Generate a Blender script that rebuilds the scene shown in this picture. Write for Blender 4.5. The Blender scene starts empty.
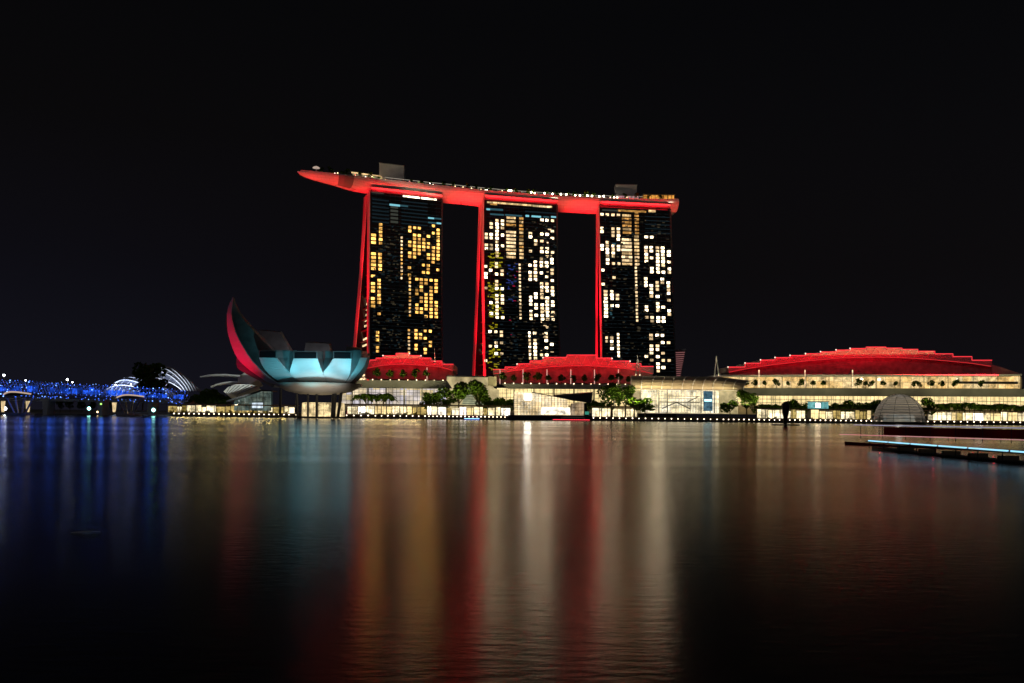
import bpy, math, random
from mathutils import Vector, Matrix, Quaternion
S = bpy.context.scene
COL = S.collection
rad = math.radians

# ------------------------------------------------------------------ camera, sky, sun, exposure
F, CAMH, HX, HY, ROLL = 840.0, 4.0, 512.0, 414.0, 0.0105
cam = bpy.data.objects.new("camera", bpy.data.cameras.new("camera"))
COL.objects.link(cam)
cam.location = (0, 0, CAMH)
cam.rotation_mode = 'QUATERNION'
cam.rotation_quaternion = (Matrix.Rotation(rad(90), 3, 'X') @ Matrix.Rotation(math.atan(ROLL), 3, 'Z')).to_quaternion()
cam.data.sensor_width = 36
cam.data.lens = 36 * F / 1024
cam.data.shift_y = (HY - 341.5) / 1024
cam.data.clip_start = 0.5
cam.data.clip_end = 12000
S.camera = cam

W = bpy.data.worlds.new("World")
S.world = W
W.use_nodes = True
nt = W.node_tree
nt.nodes.clear()
wo = nt.nodes.new('ShaderNodeOutputWorld')
sky = nt.nodes.new('ShaderNodeTexSky')
sky.sky_type = 'NISHITA'; sky.sun_disc = False
sky.sun_elevation = rad(-4); sky.sun_rotation = rad(150)
bg1 = nt.nodes.new('ShaderNodeBackground'); bg1.inputs[1].default_value = 0.05
nt.links.new(sky.outputs[0], bg1.inputs[0])
# faint city glow over the skyline
tc = nt.nodes.new('ShaderNodeTexCoord'); sx = nt.nodes.new('ShaderNodeSeparateXYZ')
nt.links.new(tc.outputs['Generated'], sx.inputs[0])
rp = nt.nodes.new('ShaderNodeValToRGB')
rp.color_ramp.elements[0].position = 0.0; rp.color_ramp.elements[0].color = (0.0052, 0.0048, 0.0066, 1)
rp.color_ramp.elements[1].position = 0.42; rp.color_ramp.elements[1].color = (0.0013, 0.0013, 0.0016, 1)
e = rp.color_ramp.elements.new(0.16); e.color = (0.0030, 0.0027, 0.0034, 1)
nt.links.new(sx.outputs[2], rp.inputs[0])
bg2 = nt.nodes.new('ShaderNodeBackground'); bg2.inputs[1].default_value = 1.0
nt.links.new(rp.outputs[0], bg2.inputs[0])
mrx = nt.nodes.new('ShaderNodeMapRange'); mrx.inputs[1].default_value = .05; mrx.inputs[2].default_value = -.55
mrz = nt.nodes.new('ShaderNodeMapRange'); mrz.inputs[1].default_value = .30; mrz.inputs[2].default_value = 0
mm_ = nt.nodes.new('ShaderNodeMath'); mm_.operation = 'MULTIPLY'
nt.links.new(sx.outputs[0], mrx.inputs[0]); nt.links.new(sx.outputs[2], mrz.inputs[0]); nt.links.new(mrx.outputs[0], mm_.inputs[0]); nt.links.new(mrz.outputs[0], mm_.inputs[1])
bg3 = nt.nodes.new('ShaderNodeBackground'); bg3.inputs[0].default_value = (.0018, .0022, .0058, 1); nt.links.new(mm_.outputs[0], bg3.inputs[1])
ad2 = nt.nodes.new('ShaderNodeAddShader'); nt.links.new(bg2.outputs[0], ad2.inputs[0]); nt.links.new(bg3.outputs[0], ad2.inputs[1])
ad = nt.nodes.new('ShaderNodeAddShader')
nt.links.new(bg1.outputs[0], ad.inputs[0]); nt.links.new(ad2.outputs[0], ad.inputs[1])
nt.links.new(ad.outputs[0], wo.inputs[0])

sun = bpy.data.objects.new("moon_light", bpy.data.lights.new("moon_light", 'SUN'))  # added weak fill standing for moon and ambient city glow
COL.objects.link(sun)
sun.data.energy = 0.05; sun.data.angle = rad(0.5); sun.data.color = (1.0, 0.95, 0.97)
sun.rotation_euler = Vector((0.25, 0.85, -0.55)).to_track_quat('-Z', 'Y').to_euler()

vs = S.view_settings
S.display_settings.display_device = 'sRGB'
vs.view_transform = 'Standard'; vs.look = 'None'; vs.exposure = 0.0; vs.gamma = 1.0; vs.use_curve_mapping = False
S.render.engine = 'CYCLES'
S.cycles.use_denoising = True
S.cycles.use_adaptive_sampling = False
S.cycles.max_bounces = 5; S.cycles.diffuse_bounces = 2; S.cycles.glossy_bounces = 3
S.cycles.transmission_bounces = 4; S.cycles.transparent_max_bounces = 6
S.cycles.caustics_reflective = False; S.cycles.caustics_refractive = False
S.cycles.sample_clamp_indirect = 6.0
S.cycles.use_light_tree = True

# ------------------------------------------------------------------ helpers
def lvl(px, py):
    dx, dy = px - HX, py - HY
    return dx + dy * ROLL, dy - dx * ROLL
def at(px, py, Y):
    u, v = lvl(px, py)
    return Vector((u * Y / F, Y, CAMH - v * Y / F))
def m_px(Y): return Y / F
def ywater(px): return HY + (px - HX) * ROLL
def depth_for(px, py, z):
    u, v = lvl(px, py)
    return (CAMH - z) * F / v

class MB:
    def __init__(s): s.v = []; s.f = []; s.m = []
    def add(s, vs_, fs, mi=0):
        n = len(s.v); s.v += [tuple(p) for p in vs_]
        for f in fs: s.f.append([n + i for i in f]); s.m.append(mi)
    def box(s, x0, x1, y0, y1, z0, z1, mi=0):
        s.add([(x0,y0,z0),(x1,y0,z0),(x1,y1,z0),(x0,y1,z0),(x0,y0,z1),(x1,y0,z1),(x1,y1,z1),(x0,y1,z1)],
              [(0,3,2,1),(4,5,6,7),(0,1,5,4),(1,2,6,5),(2,3,7,6),(3,0,4,7)], mi)
    def prism(s, pts, d, mi=0):
        n = len(pts); d = Vector(d)
        vv = [Vector(p) for p in pts] + [Vector(p) + d for p in pts]
        s.add(vv, [list(range(n)), list(range(2*n-1, n-1, -1))] + [(i, i+n, (i+1) % n + n, (i+1) % n) for i in range(n)], mi)
    def pxprism(s, pts, Y, depth, mi=0):
        s.prism([at(x, y, Y) for x, y in pts], (0, depth, 0), mi)
    def tube(s, path, r, n=6, mi=0, cap=True):
        path = [Vector(p) for p in path]
        rs = r if isinstance(r, (list, tuple)) else [r] * len(path)
        rings = []
        for i, p in enumerate(path):
            t = (path[min(i+1, len(path)-1)] - path[max(i-1, 0)])
            if t.length < 1e-6: t = Vector((0, 0, 1))
            t.normalize()
            a = t.cross(Vector((0, 0, 1)) if abs(t.z) < .95 else Vector((1, 0, 0))).normalized(); b = t.cross(a)
            rings.append([p + (a * math.cos(2*math.pi*k/n) + b * math.sin(2*math.pi*k/n)) * rs[i] for k in range(n)])
        s.loft(rings, mi, cap)
    def loft(s, rings, mi=0, cap=True):
        n = len(rings[0]); vv = [p for r in rings for p in r]; fs = []
        for i in range(len(rings) - 1):
            for k in range(n):
                fs.append((i*n+k, i*n+(k+1) % n, (i+1)*n+(k+1) % n, (i+1)*n+k))
        if cap: fs += [list(range(n))[::-1], [(len(rings)-1)*n+k for k in range(n)]]
        s.add(vv, fs, mi)
    def lathe(s, prof, c, n=16, mi=0):
        c = Vector(c)
        s.loft([[c + Vector((r*math.cos(2*math.pi*k/n), r*math.sin(2*math.pi*k/n), z)) for k in range(n)] for r, z in prof], mi)
    def ball(s, c, r, mi=0, n=8, m=5, sz=1.0):
        s.lathe([(max(.02*r, r*math.sin(math.pi*i/m)), -r*sz*math.cos(math.pi*i/m)) for i in range(m+1)], c, n, mi)
    def build(s, name, mat, parent=None, smooth=False):
        o = bpy.data.objects.new(name, s.mesh(name, mat, wloc(parent), smooth)); COL.objects.link(o)
        if parent: o.parent = parent
        return o
    def mesh(s, name, mat, org=(0, 0, 0), smooth=False):
        org = Vector(org)
        me = bpy.data.meshes.new(name)
        me.from_pydata([tuple(Vector(p) - org) for p in s.v], [], s.f)
        for m in (mat if isinstance(mat, (list, tuple)) else [mat]): me.materials.append(m)
        me.polygons.foreach_set('material_index', s.m)
        if smooth: me.polygons.foreach_set('use_smooth', [True] * len(s.f))
        me.update()
        import bmesh
        bm = bmesh.new(); bm.from_mesh(me); bmesh.ops.recalc_face_normals(bm, faces=bm.faces); bm.to_mesh(me); bm.free()
        return me
def wloc(o):
    v = Vector((0, 0, 0))
    while o: v += o.location; o = o.parent
    return v
def tag(o, label=None, cat=None, group=None, kind=None):
    if label: o['label'] = label
    if cat: o['category'] = cat
    if group: o['group'] = group
    if kind: o['kind'] = kind
    return o
def thing(name, loc, label, cat, group=None):
    o = bpy.data.objects.new(name, None); COL.objects.link(o); o.location = loc; o.empty_display_size = 1
    return tag(o, label, cat, group)
def dup(o, loc, scale=1.0, rz=0.0, label=None, group=None):
    c = o.copy(); COL.objects.link(c); c.location = loc; c.scale = (scale,)*3 if not isinstance(scale, tuple) else scale
    c.rotation_euler = (0, 0, rz)
    if label: c['label'] = label
    if group: c['group'] = group
    for ch in o.children:
        d = ch.copy(); COL.objects.link(d); d.parent = c
        for g in ch.children:
            h = g.copy(); COL.objects.link(h); h.parent = d
    return c

# ------------------------------------------------------------------ materials
def mat(name, col, rough=0.6, metal=0.0, noise=0.0, scale=1.0, spec=0.3):
    m = bpy.data.materials.new(name); m.use_nodes = True
    b = m.node_tree.nodes['Principled BSDF']
    b.inputs['Base Color'].default_value = (*col, 1); b.inputs['Roughness'].default_value = rough
    b.inputs['Metallic'].default_value = metal; b.inputs['Specular IOR Level'].default_value = spec
    if noise:
        t = m.node_tree
        tcx = t.nodes.new('ShaderNodeTexCoord'); nz = t.nodes.new('ShaderNodeTexNoise'); nz.inputs['Scale'].default_value = scale
        nz.inputs['Detail'].default_value = 4
        mr = t.nodes.new('ShaderNodeMapRange'); mr.inputs[1].default_value = .3; mr.inputs[2].default_value = .7
        mr.inputs[3].default_value = 1 - noise; mr.inputs[4].default_value = 1 + noise
        mx = t.nodes.new('ShaderNodeVectorMath'); mx.operation = 'SCALE'; mx.inputs[0].default_value = col
        t.links.new(tcx.outputs['Object'], nz.inputs['Vector']); t.links.new(nz.outputs[0], mr.inputs[0])
        t.links.new(mr.outputs[0], mx.inputs['Scale']); t.links.new(mx.outputs[0], b.inputs['Base Color'])
    return m
def emis(name, col, st, var=0.0, scale=1.0):
    m = bpy.data.materials.new(name); m.use_nodes = True
    t = m.node_tree; t.nodes.clear()
    o = t.nodes.new('ShaderNodeOutputMaterial'); em = t.nodes.new('ShaderNodeEmission')
    em.inputs[0].default_value = (*col, 1); em.inputs[1].default_value = st
    if var:
        tcx = t.nodes.new('ShaderNodeTexCoord'); nz = t.nodes.new('ShaderNodeTexNoise'); nz.inputs['Scale'].default_value = scale
        nz.inputs['Detail'].default_value = 3
        mr = t.nodes.new('ShaderNodeMapRange'); mr.inputs[1].default_value = .3; mr.inputs[2].default_value = .7
        mr.inputs[3].default_value = st * (1 - var); mr.inputs[4].default_value = st * (1 + var)
        t.links.new(tcx.outputs['Object'], nz.inputs['Vector']); t.links.new(nz.outputs[0], mr.inputs[0])
        t.links.new(mr.outputs[0], em.inputs[1])
    t.links.new(em.outputs[0], o.inputs[0])
    return m
def interior(name, cols, st, bay=(4.0, 3.6), patch=0.08, contrast=1.0):
    """lit rooms seen through glass: bays of differing brightness, furniture-sized patches, floor lines"""
    m = bpy.data.materials.new(name); m.use_nodes = True
    t = m.node_tree; t.nodes.clear(); N = t.nodes.new; L = t.links.new
    o = N('ShaderNodeOutputMaterial'); em = N('ShaderNodeEmission')
    tcx = N('ShaderNodeTexCoord'); sp = N('ShaderNodeSeparateXYZ'); cb = N('ShaderNodeCombineXYZ')
    L(tcx.outputs['Object'], sp.inputs[0]); L(sp.outputs[0], cb.inputs[0]); L(sp.outputs[2], cb.inputs[1])
    bk = N('ShaderNodeTexBrick'); bk.offset = 0; bk.inputs['Scale'].default_value = 1
    bk.inputs['Brick Width'].default_value = bay[0]; bk.inputs['Row Height'].default_value = bay[1]
    bk.inputs['Mortar Size'].default_value = 0.10; bk.inputs['Mortar Smooth'].default_value = 0.2
    bk.inputs['Color1'].default_value = (*cols[0], 1); bk.inputs['Color2'].default_value = (*cols[1], 1)
    bk.inputs['Mortar'].default_value = (*[c * .25 for c in cols[0]], 1)
    L(cb.outputs[0], bk.inputs['Vector'])
    n1 = N('ShaderNodeTexNoise'); n1.inputs['Scale'].default_value = patch; n1.inputs['Detail'].default_value = 5; n1.inputs['Roughness'].default_value = .7
    L(tcx.outputs['Object'], n1.inputs['Vector'])
    mr = N('ShaderNodeMapRange'); mr.inputs[1].default_value = .36; mr.inputs[2].default_value = .68
    mr.inputs[3].default_value = st * (1 - .75 * contrast); mr.inputs[4].default_value = st * (1 + .9 * contrast)
    L(n1.outputs[0], mr.inputs[0])
    L(bk.outputs[0], em.inputs[0]); L(mr.outputs[0], em.inputs[1]); L(em.outputs[0], o.inputs[0])
    return m

def emis_win(name, col, st):
    m = emis(name, col, st); t = m.node_tree; N = t.nodes.new; L = t.links.new
    em = next(n for n in t.nodes if n.type == 'EMISSION')
    g = N('ShaderNodeNewGeometry'); v = N('ShaderNodeVectorMath'); v.operation = 'SNAP'; v.inputs[1].default_value = (3.9, 40, 3.38)
    w = N('ShaderNodeTexWhiteNoise'); w.noise_dimensions = '3D'
    nz = N('ShaderNodeTexNoise'); nz.inputs['Scale'].default_value = .8; nz.inputs['Detail'].default_value = 2
    L(g.outputs['Position'], v.inputs[0]); L(v.outputs[0], w.inputs['Vector']); L(g.outputs['Position'], nz.inputs['Vector'])
    a = N('ShaderNodeMath'); a.operation = 'MULTIPLY_ADD'; a.inputs[1].default_value = 1.1 * st; a.inputs[2].default_value = .30 * st
    b = N('ShaderNodeMapRange'); b.inputs[1].default_value = .3; b.inputs[2].default_value = .7; b.inputs[3].default_value = .55; b.inputs[4].default_value = 1.4
    c = N('ShaderNodeMath'); c.operation = 'MULTIPLY'
    L(w.outputs['Value'], a.inputs[0]); L(nz.outputs[0], b.inputs[0]); L(a.outputs[0], c.inputs[0]); L(b.outputs[0], c.inputs[1]); L(c.outputs[0], em.inputs[1])
    return m
M = {}
M['paint'] = mat('white paint', (.75, .74, .72), .5, noise=.06, scale=.08)
M['cladding'] = mat('pale cladding', (.70, .68, .70), .55, noise=.12, scale=.12)
M['grey'] = mat('grey cladding', (.34, .34, .36), .5, noise=.15, scale=.2)
M['dgrey'] = mat('dark grey metal', (.09, .09, .10), .5)
M['black'] = mat('black metal', (.02, .02, .022), .5)
M['steel'] = mat('steel', (.40, .41, .44), .35, .6)
M['glass'] = mat('dark curtain glass', (.012, .014, .017), .18, 0, spec=.5)
M['concrete'] = mat('concrete', (.30, .28, .25), .8, noise=.2, scale=.15)
M['stone'] = mat('cream stone', (.52, .46, .36), .8, noise=.18, scale=.3)
M['soffit'] = mat('grey roof overhang', (.15, .145, .15), .7, noise=.2, scale=.1)
M['redcloth'] = mat('red canvas', (.16, .012, .016), .8)
M['bark'] = mat('bark', (.10, .075, .05), .9)
M['wood'] = mat('wood', (.16, .10, .06), .7)
def leaf(name, col):
    m = bpy.data.materials.new(name); m.use_nodes = True
    t = m.node_tree; t.nodes.clear(); N = t.nodes.new; L = t.links.new
    o = N('ShaderNodeOutputMaterial'); d = N('ShaderNodeBsdfDiffuse'); tr = N('ShaderNodeBsdfTranslucent'); mx = N('ShaderNodeMixShader')
    tcx = N('ShaderNodeTexCoord'); nz = N('ShaderNodeTexNoise'); nz.inputs['Scale'].default_value = 1.5
    cr = N('ShaderNodeValToRGB'); cr.color_ramp.elements[0].position = .35; cr.color_ramp.elements[1].position = .65
    cr.color_ramp.elements[0].color = (*[c * .45 for c in col], 1); cr.color_ramp.elements[1].color = (*[c * 1.35 for c in col], 1)
    L(tcx.outputs['Object'], nz.inputs['Vector']); L(nz.outputs[0], cr.inputs[0])
    L(cr.outputs[0], d.inputs[0]); L(cr.outputs[0], tr.inputs[0]); mx.inputs[0].default_value = .4
    L(d.outputs[0], mx.inputs[1]); L(tr.outputs[0], mx.inputs[2]); L(mx.outputs[0], o.inputs[0])
    return m
M['leaf'] = leaf('green leaves', (.08, .15, .016))
M['palm'] = leaf('palm leaves', (.085, .16, .018))
M['dleaf'] = leaf('dark leaves', (.065, .12, .016))
M['yleaf'] = leaf('yellow green leaves', (.13, .13, .02))
# light giving, and glows that paint reflections or lit surfaces
M['w_warm'] = emis_win('lit room amber', (1.0, .52, .115), 2.3)
M['w_warm2'] = emis_win('lit room gold', (1.0, .50, .12), 1.35)
M['w_cream'] = emis_win('lit room cream', (1.0, .76, .46), 3.9)
M['w_cream2'] = emis_win('lit room soft cream', (1.0, .70, .38), 1.5)
M['w_white'] = emis_win('lit room white', (1.0, .80, .54), 5.0)
M['w_orange'] = emis_win('lit room orange', (1.0, .48, .12), .62)
M['w_core'] = emis_win('lit lift lobby', (.95, .62, .28), 1.0)
M['sheen_yellow'] = emis('yellow reflection', (.75, .62, .02), .42)  # reflection of coloured displays in the glass, painted as glow
M['sheen_blue'] = emis('blue light', (.06, .10, .5), .35)  # blue reflection in the tower glass, painted as glow
M['w_redl'] = emis('red light', (.6, .02, .08), .45)
M['w_cyan'] = emis('cyan light', (.30, .80, .95), .75)
M['w_dimcyan'] = emis('dim cyan light', (.10, .30, .38), .28)
M['w_facade_speck'] = emis_win('painted facade speck', (.9, .7, .4), .045)  # specks painted in for faint reflection on the facade glass
M['w_dim'] = emis('dim room', (.25, .27, .22), .16)
M['w_dimfloor'] = emis('painted floor sheen', (.05, .10, .13), .14)  # city reflected in tower glass, painted as a faint glow
M['lamp_white'] = emis('white lamp', (1.0, .90, .72), 9.0)
M['lamp_warm'] = emis('warm lamp', (1.0, .70, .34), 6.0)
M['lamp_quay'] = emis('quay lamp', (1.0, .80, .55), 4.5)
M['lamp_roof'] = emis('roof lamp', (1.0, .86, .56), 22.0)
M['lamp_street'] = emis('street lamp', (.85, .92, 1.0), 14.0)
M['lamp_blue'] = emis('blue LED', (.05, .16, 1.0), 3.0)
M['lamp_blue2'] = emis('bright blue LED', (.18, .38, 1.0), 5.0)
M['lamp_teal'] = emis('teal lamp', (.35, 1.0, .85), 8.0)
M['lamp_red'] = emis('red lamp', (1.0, .05, .08), 2.2)
M['lamp_pink'] = emis('pink lamp', (1.0, .25, .3), 1.4)
M['lamp_green'] = emis('green lamp', (.5, 1.0, .2), 1.6)
M['red_edge'] = emis('red LED edge', (1.0, .045, .06), 1.25)
M['strip_cyan'] = emis('cyan LED strip', (.33, .72, .95), 1.25)
M['strip_pale'] = emis('pale strip light', (.62, .60, .85), .62)
M['strip_pink'] = emis('pink strip light', (.75, .30, .36), .7)
M['post_glow'] = emis('white post painted glow', (1.0, .55, .42), .85)  # white posts whose lit look is painted as their own glow
M['i_mall'] = interior('mall interior', ((1.0, .78, .36), (.90, .66, .30)), 1.25, (5.0, 5.2), .12, .55)
M['i_mall_blue'] = interior('mall interior cool', ((1.0, .78, .40), (.68, .66, .80)), .85, (5.0, 4.0), .10, .6)
M['i_shop'] = interior('shop interior', ((1.0, .80, .44), (1.0, .88, .60)), 1.45, (6.0, 5.5), .16, 1.0)
M['i_terrace'] = interior('terrace interior', ((1.0, .60, .19), (1.0, .74, .36)), .85, (6.5, 5.0), .16, .9)
M['i_hall'] = interior('hall interior', ((1.0, .84, .50), (1.0, .91, .68)), 1.15, (3.5, 5.0), .16, .95)
M['i_crystal'] = interior('crystal interior', ((1.0, .72, .36), (1.0, .84, .56)), 1.25, (2.2, 2.4), .07, .95)
M['i_dome'] = interior('round pavilion interior', ((.95, .86, .66), (.7, .85, .85)), .55, (2.2, 2.2), .22, 1.0)
M['i_yellow'] = interior('warm arcade interior', ((1.0, .70, .22), (.85, .62, .2)), .55, (4.0, 4.0), .2, 1.0)
M['i_shopw'] = interior('white shop interior', ((1.0, .92, .74), (1.0, .86, .74)), 2.3, (5.0, 5.5), .16, 1.0)
M['i_yellowd'] = interior('dim arcade interior', ((.55, .36, .08), (.35, .3, .08)), .45, (3.0, 4.0), .25, 1.0)
M['podium_glow'] = emis('stone wall painted glow', (.80, .64, .32), .58, .5, .18)  # light on the stone is painted in as emission

def spot(name, loc, target, power, col, ang=60, blend=.4, size=.6):
    l = bpy.data.lights.new(name, 'SPOT'); o = bpy.data.objects.new(name, l); COL.objects.link(o)
    l.energy = power; l.color = col; l.spot_size = rad(ang); l.spot_blend = blend; l.shadow_soft_size = size
    o.location = loc; o.rotation_euler = (Vector(target) - Vector(loc)).to_track_quat('-Z', 'Y').to_euler()
    return o
def strip(name, loc, d, sx_, sy_, power, col, spread=180):
    l = bpy.data.lights.new(name, 'AREA'); o = bpy.data.objects.new(name, l); COL.objects.link(o)
    l.shape = 'RECTANGLE'; l.size = sx_; l.size_y = sy_; l.energy = power; l.color = col; l.spread = rad(spread)
    o.location = loc
    z = -Vector(d).normalized(); x = Vector((1, 0, 0)); x = (x - z * x.dot(z)).normalized(); y = z.cross(x)
    o.rotation_euler = Matrix((x, y, z)).transposed().to_euler()
    return o
def point(name, loc, power, col, size=.5):
    l = bpy.data.lights.new(name, 'POINT'); o = bpy.data.objects.new(name, l); COL.objects.link(o)
    l.energy = power; l.color = col; l.shadow_soft_size = size; o.location = loc
    return o
RED = (1.0, .001, .012)

# ------------------------------------------------------------------ the setting: water, land, quay
def water():
    b = MB()
    b.add([(-5000, -60, 0), (5000, -60, 0), (5000, 9000, 0), (-5000, 9000, 0)], [(0, 1, 2, 3)])
    m = bpy.data.materials.new('bay water'); m.use_nodes = True
    t = m.node_tree; N = t.nodes.new; L = t.links.new; p = t.nodes['Principled BSDF']
    p.inputs['Base Color'].default_value = (.0012, .0016, .0022, 1); p.inputs['IOR'].default_value = 1.40
    p.inputs['Specular IOR Level'].default_value = .5
    tcx = N('ShaderNodeTexCoord')
    # wind lanes: rougher and calmer bands across the bay
    mp = N('ShaderNodeMapping'); mp.inputs['Scale'].default_value = (.0025, .03, 1)
    nz = N('ShaderNodeTexNoise'); nz.inputs['Scale'].default_value = 1; nz.inputs['Detail'].default_value = 4
    L(tcx.outputs['Object'], mp.inputs[0]); L(mp.outputs[0], nz.inputs['Vector'])
    mr = N('ShaderNodeMapRange'); mr.inputs[1].default_value = .35; mr.inputs[2].default_value = .65
    mr.inputs[3].default_value = .15; mr.inputs[4].default_value = .205
    sp3 = N('ShaderNodeSeparateXYZ'); L(tcx.outputs['Object'], sp3.inputs[0])
    n3 = N('ShaderNodeTexNoise'); n3.inputs['Scale'].default_value = .02; L(tcx.outputs['Object'], n3.inputs['Vector'])
    ay = N('ShaderNodeMath'); ay.operation = 'MULTIPLY_ADD'; ay.inputs[1].default_value = 14; L(n3.outputs[0], ay.inputs[0]); L(sp3.outputs[1], ay.inputs[2])
    lee = N('ShaderNodeMapRange'); lee.inputs[1].default_value = 112; lee.inputs[2].default_value = 132; lee.inputs[3].default_value = 1; lee.inputs[4].default_value = .88
    L(ay.outputs[0], lee.inputs[0]); ml = N('ShaderNodeMath'); ml.operation = 'MULTIPLY'
    L(nz.outputs[0], mr.inputs[0]); L(mr.outputs[0], ml.inputs[0]); L(lee.outputs[0], ml.inputs[1]); L(ml.outputs[0], p.inputs['Roughness'])
    # small ripples
    mp2 = N('ShaderNodeMapping'); mp2.inputs['Scale'].default_value = (1.3, 3.4, 1)
    n2 = N('ShaderNodeTexNoise'); n2.inputs['Scale'].default_value = 1.0; n2.inputs['Detail'].default_value = 5; n2.inputs['Roughness'].default_value = .6
    bp = N('ShaderNodeBump'); bp.inputs['Strength'].default_value = .22; bp.inputs['Distance'].default_value = .05
    L(tcx.outputs['Object'], mp2.inputs[0]); L(mp2.outputs[0], n2.inputs['Vector']); L(n2.outputs[0], bp.inputs['Height'])
    L(bp.outputs[0], p.inputs['Normal'])
    tag(b.build('water', m), kind='structure')
water()
QY = 560.0                                   # quay edge
def land():
    b = MB()
    xq = at(172, 416, QY).x
    b.prism([(xq, QY, -1), (3000, QY, -1), (3000, 6000, -1), (-3000, 6000, -1), (-3000, 860, -1), (xq - 60, 760, -1), (xq - 20, 600, -1)], (0, 0, 2.2))
    tag(b.build('ground', M['concrete']), kind='structure')
    p = MB(); p.prism([(xq + 1, QY + .6, 1.204), (2000, QY + .6, 1.204), (2000, QY + 34, 1.204), (xq + 1, QY + 34, 1.204)], (0, 0, .12))
    tag(p.build('pavement', M['stone']), kind='structure')
land()

# ------------------------------------------------------------------ hotel towers
rng = random.Random(7)
class Tower:
    def __init__(s, xl, yt, xr, a, zt, fw, top_d, base_d, zs, ex=1.6):
        s.ex = ex
        s.a = rad(a); s.zt = zt
        Y = depth_for(xl, yt, zt); s.P = at(xl, yt, Y)
        s.d = Vector((math.cos(s.a), math.sin(s.a), 0)); s.b = Vector((-math.sin(s.a), math.cos(s.a), 0))
        s.fw, s.td, s.bd, s.zs = fw, top_d, base_d, zs
        s.L = s.hit(xr, yt + 8)[0]
    def f(s, z):
        k = max(0, min(1, 1 - z / s.zt)); return -s.fw * k ** s.ex
    def rear(s, z):                            # outer face of the rear slab
        if z >= s.zt: return s.td
        k = 1 - z / s.zt; return s.td + (s.bd - s.td) * (k ** 1.35)
    def pt(s, ss, u, z):
        p = s.P + s.d * ss + s.b * u; return Vector((p.x, p.y, z))
    def hit(s, px, py):
        uu, vv = lvl(px, py); z = s.zt * .5; k = uu / F
        for _ in range(5):
            u = s.f(z)
            q = s.P + s.b * u
            ss = (k * q.y - q.x) / (s.d.x - k * s.d.y)
            Y = q.y + s.d.y * ss; z = CAMH - vv * Y / F
        return ss, z

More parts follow.
